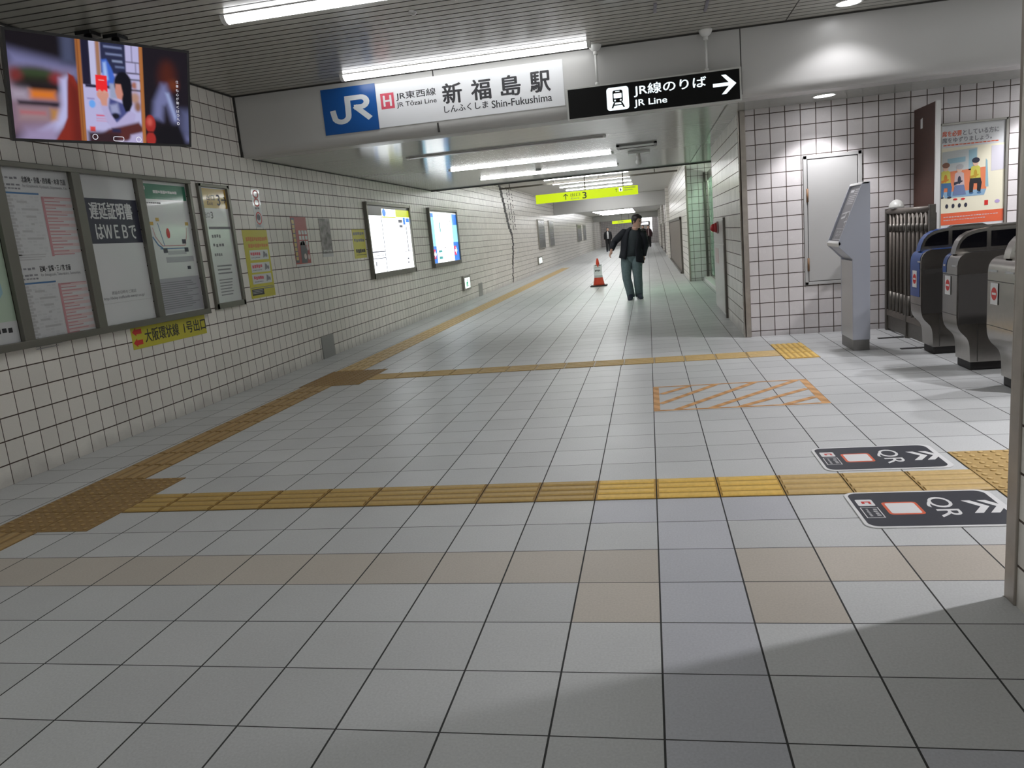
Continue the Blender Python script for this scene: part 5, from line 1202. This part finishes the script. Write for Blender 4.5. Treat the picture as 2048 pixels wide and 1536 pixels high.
def skin_body(name, nodes, edges, parent, m, head, voxel):
    """one continuous body: limbs grown from joints by a skin modifier, head fused on"""
    org = parent.location
    names = list(nodes); idx = {n_: i for i, n_ in enumerate(names)}
    me = bpy.data.meshes.new('joints')
    me.from_pydata([tuple(Vector(nodes[n_][0]) - org) for n_ in names], [(idx[a], idx[b]) for a, b in edges], [])
    tmp = bpy.data.objects.new('joints', me); COL.objects.link(tmp)
    tmp.modifiers.new('skin', 'SKIN')
    for i, n_ in enumerate(names):
        r_ = nodes[n_][1]; sv = me.skin_vertices[0].data[i]
        sv.radius = r_ if isinstance(r_, tuple) else (r_, r_); sv.use_root = (n_ == 'pelvis')
    sd = tmp.modifiers.new('smooth', 'SUBSURF'); sd.levels = 2; sd.render_levels = 2
    bpy.context.view_layer.update()
    ev = bpy.data.meshes.new_from_object(tmp.evaluated_get(bpy.context.evaluated_depsgraph_get()))
    bpy.data.objects.remove(tmp)
    bm = bmesh.new(); bm.from_mesh(ev)
    hb = bpy.data.meshes.new('head'); mb = head(org)
    hb.from_pydata([tuple(v) for v in mb.v], [], mb.f); bm.from_mesh(hb)
    out = bpy.data.meshes.new(name); bm.to_mesh(out); bm.free()
    out.materials.append(M[m])
    o = bpy.data.objects.new(name, out); COL.objects.link(o); o.parent = parent
    rm = o.modifiers.new('fuse', 'REMESH'); rm.mode = 'VOXEL'; rm.voxel_size = voxel; rm.use_smooth_shade = True
    sm_ = o.modifiers.new('soften', 'SMOOTH'); sm_.factor = 0.5; sm_.iterations = 2
    return o

def ring_e(c, a, b, tilt_x=0.0, yaw=0.0, seg=24, t0=0.0, t1=2 * PI, fold=0.0, seed=0):
    """ellipse round c; angle 0 faces the camera side (-y)"""
    out = []; full = t1 - t0 > 6.28
    for i in range(seg):
        th = t0 + (t1 - t0) * i / (seg if full else seg - 1)
        k = 1 + fold * math.sin(th * 5 + seed)
        x, y = a * k * math.sin(th), -b * k * math.cos(th)
        x, y = x * math.cos(yaw) - y * math.sin(yaw), x * math.sin(yaw) + y * math.cos(yaw)
        out.append((c[0] + x, c[1] + y, c[2] + tilt_x * x))
    return out

def limb(pts, radii, seg=14, fold=0.0):
    rings = []
    pts = [Vector(p) for p in pts]
    for i, p in enumerate(pts):
        d = (pts[min(i + 1, len(pts) - 1)] - pts[max(i - 1, 0)]).normalized()
        u = d.cross(Vector((0, 1, 0.01))).normalized(); w_ = d.cross(u)
        r_ = radii[i]
        rings.append([tuple(p + (u * math.cos(2 * PI * k / seg) + w_ * math.sin(2 * PI * k / seg)) * r_ * (1 + fold * math.sin(3 * k + i * 2))) for k in range(seg)])
    return rings

def person(label, J, base, top_m, shirt_m, leg_m, shoe_m, openfront=0.0, face_yaw=0.0, group='people in the passage', detail=True):
    t = thing('person', label, 'person', base, group)
    bx = Vector(base)
    P = {k: Vector(v) + bx for k, v in J.items()}
    nodes = {'pelvis': (P['pelvis'], (0.12, 0.09)), 'waist': (P['waist'], (0.10, 0.07)), 'chest': (P['chest'], (0.105, 0.070)), 'collar': (P['collar'] + Vector((0, 0.01, -0.02)), (0.062, 0.048)), 'neck': (P['neck'], 0.052)}
    hd_ = P['head']; up = ((P['head'] - P['neck']).normalized() + Vector((0, 0, 0.8))).normalized()
    fy = Vector((math.sin(face_yaw), -math.cos(face_yaw), 0)); fy = (fy - up * fy.dot(up)).normalized(); rt = up.cross(fy)
    edges = [('pelvis', 'waist'), ('waist', 'chest'), ('chest', 'collar'), ('collar', 'neck')]
    def HP(h, th, g=0.0):
        a, b = head_pt(h, th, g)
        return hd_ + up * h + rt * a + fy * b
    def head(org):
        mb = MB()
        rings = [[HP(h, 2 * PI * i / 28) - org for i in range(28)] for h in (-.17, -.13, -.116, -.107, -.098, -.08, -.062, -.045, -.03, -.015, 0, .015, .03, .045, .06, .074, .086, .096, .104, .112)]
        mb.loft(rings)
        ns = [(0.022, .090, .006), (0.0, .100, .010), (-.020, .112, .014), (-.034, .108, .017), (-.042, .092, .012)]
        mb.loft([[hd_ - org + up * h + fy * (f_ - w_ * 0.9 + w_ * math.cos(2 * PI * k / 10)) + rt * (w_ * math.sin(2 * PI * k / 10)) for k in range(10)] for h, f_, w_ in ns])
        for sg in (-1, 1):
            c = hd_ - org - up * 0.008 - fy * 0.008 + rt * sg * 0.078
            mb.loft([[c + up * (0.030 * math.cos(PI * j / 6)) + (fy * (0.017 * math.cos(2 * PI * k / 10)) + rt * (0.010 * math.sin(2 * PI * k / 10))) * math.sin(PI * j / 6) for k in range(10)] for j in range(7)])
        return mb
    for s_ in 'LR':
        for a, r_ in (('shoulder', 0.034), ('elbow', 0.038), ('wrist', 0.027), ('hip', 0.078), ('knee', 0.054), ('ankle', 0.034), ('toe', 0.016)): nodes[a + s_] = (P[a + s_], r_)
        hv = (P['hand' + s_] - P['wrist' + s_]).normalized()
        side = hv.cross(Vector((0, 1, 0))).normalized() if abs(hv.y) < 0.95 else Vector((1, 0, 0))
        side = (side * 0.5 + Vector((0, -1, 0)) * 0.85).normalized()
        palm = P['wrist' + s_] + hv * 0.065
        nodes['palm' + s_] = (palm, (0.034, 0.022))
        edges += [('collar', 'shoulder' + s_), ('shoulder' + s_, 'elbow' + s_), ('elbow' + s_, 'wrist' + s_), ('wrist' + s_, 'palm' + s_), ('pelvis', 'hip' + s_), ('hip' + s_, 'knee' + s_), ('knee' + s_, 'ankle' + s_), ('ankle' + s_, 'toe' + s_)]
        if detail:
            curl = Vector((0.35 if s_ == 'L' else -0.35, 0, 0))
            for k, (off, ln) in enumerate(((0.030, 0.062), (0.010, 0.072), (-0.010, 0.066), (-0.028, 0.050))):
                k1 = palm + hv * 0.028 + side * off
                k2 = k1 + (hv + curl * 0.4).normalized() * ln * 0.55
                k3 = k2 + (hv + curl * 1.6).normalized() * ln * 0.5
                for nm, p_, r_ in (('a', k1, 0.0105), ('b', k2, 0.0095), ('c', k3, 0.008)): nodes['f%d%s%s' % (k, nm, s_)] = (p_, r_)
                edges += [('palm' + s_, 'f%da%s' % (k, s_)), ('f%da%s' % (k, s_), 'f%db%s' % (k, s_)), ('f%db%s' % (k, s_), 'f%dc%s' % (k, s_))]
            th1 = palm - hv * 0.02 + side * 0.045; th2 = th1 + (hv * 0.8 + side * 0.6).normalized() * 0.035
            nodes['ta' + s_] = (th1, 0.012); nodes['tb' + s_] = (th2, 0.010)
            edges += [('palm' + s_, 'ta' + s_), ('ta' + s_, 'tb' + s_)]
    skin_body('body', nodes, edges, t, 'skin', head, 0.0055 if detail else 0.012)
    # hair over crown, back and sides
    hm = MB(); rings = []
    for j in range(11):
        ring_ = []
        for i in range(32):
            th = 2 * PI * i / 32; c_ = math.cos(th)
            low = -0.085 + 0.050 * max(0.0, min(1.0, (c_ + 0.7) / 0.5)) + 0.095 * max(0.0, min(1.0, (c_ - 0.18) / 0.35)) + 0.006 * math.sin(7 * th)
            k = j / 10
            h = 0.121 - (0.121 - low) * (k ** 1.6)
            g_ = 0.013 - 0.008 * max(0.0, k - 0.8) * 5
            ring_.append(HP(min(h, 0.1118), th, g_ if k > 0.15 else 0.004) + up * max(0.0, h - 0.1118))
        rings.append(ring_)
    hm.loft(rings, 0, True, False); hm.add(rings[0], [tuple(range(32))], 0, True); ho = hm.build('hair', 'hair', t)
    so = ho.modifiers.new('thick', 'SOLIDIFY'); so.thickness = 0.010; so.offset = -1
    if detail:
        for sg in (-1, 1):
            MB().ball(HP(0.003, 0.36 * sg, -0.004), 0.012, 0.011, 0.0065, 10, 6).build('eye', 'eye', t)
            e = MB(); e.tube(HP(0.024, 0.17 * sg, 0.002), HP(0.023, 0.55 * sg, 0.001), 0.0045, 6); e.build('eyebrow', 'hair', t)
        e = MB(); e.tube(HP(-0.064, -0.24, -0.001), HP(-0.062, 0, 0.001), 0.005, 6); e.tube(HP(-0.062, 0, 0.001), HP(-0.064, 0.24, -0.001), 0.005, 6); e.build('mouth', 'lip', t)
    # shirt
    def tors(c, a, b, **k): return ring_e(c, a, b, **k)
    sl = (P['shoulderR'].z - P['shoulderL'].z) / max(0.05, (P['shoulderR'].x - P['shoulderL'].x))
    sh = MB(); sh.loft([tors(P['pelvis'] + Vector((0, 0, -0.02)), 0.165, 0.125), tors(P['waist'], 0.160, 0.122, fold=0.02), tors((P['waist'] + P['chest']) / 2, 0.168, 0.124, fold=0.015), tors(P['chest'], 0.178, 0.122, tilt_x=sl * 0.6), tors(P['collar'] + Vector((0, 0.01, -0.03)), 0.150, 0.094, tilt_x=sl), tors(P['collar'] + Vector((0, 0.004, 0.022)), 0.078, 0.072, tilt_x=sl * 0.5), tors(P['collar'] * 0.45 + P['neck'] * 0.55, 0.060, 0.060)])
    sh.build('shirt', shirt_m, t)
    # jacket: open in front
    g0 = openfront
    jr = [(J['hem'] if 'hem' in J else P['pelvis'] - bx + Vector((0, 0, -0.10)), 0.205, 0.150, 0.0)]
    hem = Vector(J['hem']) + bx if 'hem' in J else P['pelvis'] + Vector((0, 0, -0.10))
    hem_t = J['hem_tilt'].x if 'hem_tilt' in J else 0.0
    kw = dict(t0=g0, t1=2 * PI - g0, seg=26)
    jk = MB(); jk.loft([tors(hem, 0.228, 0.165, tilt_x=hem_t, fold=0.03, **kw), tors(P['waist'] * 0.5 + hem * 0.5, 0.212, 0.156, tilt_x=hem_t * 0.5, fold=0.025, **kw), tors(P['waist'], 0.195, 0.146, fold=0.025, seed=1, **kw), tors((P['waist'] + P['chest']) / 2, 0.195, 0.142, fold=0.02, seed=2, tilt_x=sl * 0.3, **kw), tors(P['chest'], 0.202, 0.138, tilt_x=sl * 0.6, **kw), tors((P['chest'] + P['collar']) / 2 + Vector((0, 0.008, 0.03)), 0.190, 0.120, tilt_x=sl, **kw), tors(P['collar'] + Vector((0, 0.012, 0.012)), 0.125, 0.086, tilt_x=sl, **kw), tors(P['collar'] + Vector((0, 0.018, 0.055)), 0.078, 0.072, **kw)], 0, openfront == 0, False)
    jo = jk.build('jacket', top_m, t); so = jo.modifiers.new('thick', 'SOLIDIFY'); so.thickness = 0.014; so.offset = 0
    for s_ in 'LR':
        S, E_, W_ = P['shoulder' + s_], P['elbow' + s_], P['wrist' + s_]
        S = S + Vector((0, 0, -0.012)); inn = S * 0.70 + P['collar'] * 0.30 + Vector((0, 0, -0.02))
        sv = MB(); sv.loft(limb([inn, S, (S + E_) / 2, E_ * 0.95 + S * 0.05, E_ * 0.9 + W_ * 0.1, (E_ + W_) / 2, W_ * 0.98 + E_ * 0.02], [0.056, 0.072, 0.072, 0.064, 0.063, 0.058, 0.048], fold=0.03)); sv.build('sleeve', top_m, t)
    # trousers: both legs from the seat down
    tr_ = MB()
    tr_.loft([tors(P['pelvis'] + Vector((0, 0, 0.05)), 0.160, 0.112), tors(P['pelvis'], 0.176, 0.114), tors(P['pelvis'] + Vector((0, 0, -0.06)), 0.182, 0.110), tors(P['pelvis'] + Vector((0, 0, -0.11)), 0.165, 0.090), tors(P['pelvis'] + Vector((0, 0, -0.16)), 0.10, 0.06)])
    for s_ in 'LR':
        H_, K_, A_ = P['hip' + s_], P['knee' + s_], P['ankle' + s_]
        tr_.loft(limb([H_ + Vector((0, 0, 0.02)), H_ * 0.7 + K_ * 0.3, H_ * 0.35 + K_ * 0.65, K_, K_ * 0.6 + A_ * 0.4, K_ * 0.25 + A_ * 0.75, A_ + Vector((0, 0, -0.05))], [0.104, 0.103, 0.094, 0.083, 0.080, 0.076, 0.074], 16, 0.035))
    tr_.build('trousers', leg_m, t)
    for s_ in 'LR':
        A_, T_ = P['ankle' + s_], P['toe' + s_]
        d = Vector((T_.x - A_.x, T_.y - A_.y, T_.z - (A_.z - 0.055))); L_ = d.length; d.normalize(); sd_ = d.cross(Vector((0, 0, 1))).normalized(); nz = sd_.cross(d)
        rings = []
        hl = Vector((A_.x, A_.y, A_.z - 0.055)) - d * 0.06
        for f_, w2, h2 in ((0.0, 0.030, 0.060), (0.12, 0.042, 0.090), (0.35, 0.046, 0.092), (0.6, 0.052, 0.064), (0.85, 0.050, 0.046), (1.0, 0.032, 0.026)):
            c_ = hl + d * (f_ * (L_ + 0.11))
            rings.append([tuple(c_ + sd_ * (w2 * math.cos(2 * PI * k / 14)) + nz * (h2 * (0.5 + 0.5 * math.sin(2 * PI * k / 14)) * 1.3 - 0.022)) for k in range(14)])
        s2 = MB(); s2.loft(rings); sh_ = s2.build('shoe', shoe_m, t)
        so_ = MB(); so_.loft([[tuple(hl + d * (f_ * (L_ + 0.11)) + sd_ * (w2 * 1.04 * math.cos(2 * PI * k / 14)) + nz * (0.008 * math.sin(2 * PI * k / 14) - 0.022)) for k in range(14)] for f_, w2 in ((0.0, 0.031), (0.12, 0.043), (0.35, 0.047), (0.6, 0.053), (0.85, 0.051), (1.0, 0.033))]); so_.build('sole', 'sole', sh_)
    return t

bx = (-0.28, 12.83, 0)
def rel(x, y, z): return Vector((x - bx[0], y - bx[1], z))
JM = dict(pelvis=rel(-0.305, 12.86, 0.83), waist=rel(-0.300, 12.85, 0.93), chest=rel(-0.262, 12.80, 1.13), collar=rel(-0.225, 12.74, 1.285), neck=rel(-0.205, 12.70, 1.345), head=rel(-0.162, 12.64, 1.452),
          shoulderL=rel(-0.405, 12.76, 1.275), elbowL=rel(-0.595, 12.84, 1.105), wristL=rel(-0.655, 12.74, 0.965), handL=rel(-0.690, 12.70, 0.87),
          shoulderR=rel(-0.070, 12.74, 1.235), elbowR=rel(-0.035, 12.88, 1.01), wristR=rel(-0.075, 12.93, 0.80), handR=rel(-0.09, 12.90, 0.70),
          hipL=rel(-0.395, 12.86, 0.78), kneeL=rel(-0.412, 12.81, 0.415), ankleL=rel(-0.350, 12.83, 0.095), toeL=rel(-0.365, 12.68, 0.025),
          hipR=rel(-0.215, 12.86, 0.78), kneeR=rel(-0.205, 12.80, 0.405), ankleR=rel(-0.200, 12.90, 0.105), toeR=rel(-0.170, 12.76, 0.028),
          hem=rel(-0.31, 12.86, 0.735), hem_tilt=Vector((-0.30, 0, 0)))
person('man in a dark open jacket, slate shirt and blue grey trousers leaning as he walks', JM, bx, 'jacket', 'shirt', 'jeans', 'shoe', 0.42, 0.95)
def walker(h, st=0.16, arm=0.10):
    k = h / 1.70
    V = lambda x, y, z: Vector((x * k, y * k, z * k))
    return dict(pelvis=V(0, 0, 0.92), waist=V(0, 0, 1.03), chest=V(0, -0.01, 1.24), collar=V(0, -0.01, 1.40), neck=V(0, -0.015, 1.46), head=V(0, -0.03, 1.585),
                shoulderL=V(-0.175, 0, 1.37), elbowL=V(-0.235, 0.03, 1.10), wristL=V(-0.235, -arm, 0.87), handL=V(-0.235, -arm - 0.02, 0.76), shoulderR=V(0.175, 0, 1.37), elbowR=V(0.235, 0.06, 1.10), wristR=V(0.235, arm * 0.6, 0.87), handR=V(0.235, arm * 0.6, 0.76),
                hipL=V(-0.09, 0, 0.88), kneeL=V(-0.095, -0.10, 0.47), ankleL=V(-0.09, -st, 0.095), toeL=V(-0.10, -st - 0.14, 0.025), hipR=V(0.09, 0, 0.88), kneeR=V(0.09, -0.02, 0.47), ankleR=V(0.085, st, 0.105), toeR=V(0.09, st - 0.13, 0.03))
person('distant person in a black suit and white shirt, left of the walking man', walker(1.62), (-2.66, 51.3, 0), 'suit', 'mat_white', 'suit', 'shoe', 0.30, 0.0, detail=False)
person('distant person in a dark maroon coat behind the walking man on the right', walker(1.52), (0.06, 54.4, 0), 'maroon', 'pale_pink', 'suit', 'shoe', 0.16, 0.0, detail=False)
person('most distant person in black, half hidden beside the maroon coat', walker(1.58), (-0.34, 57.5, 0), 'suit', 'shirt', 'suit', 'shoe', 0.0, 0.0, detail=False)
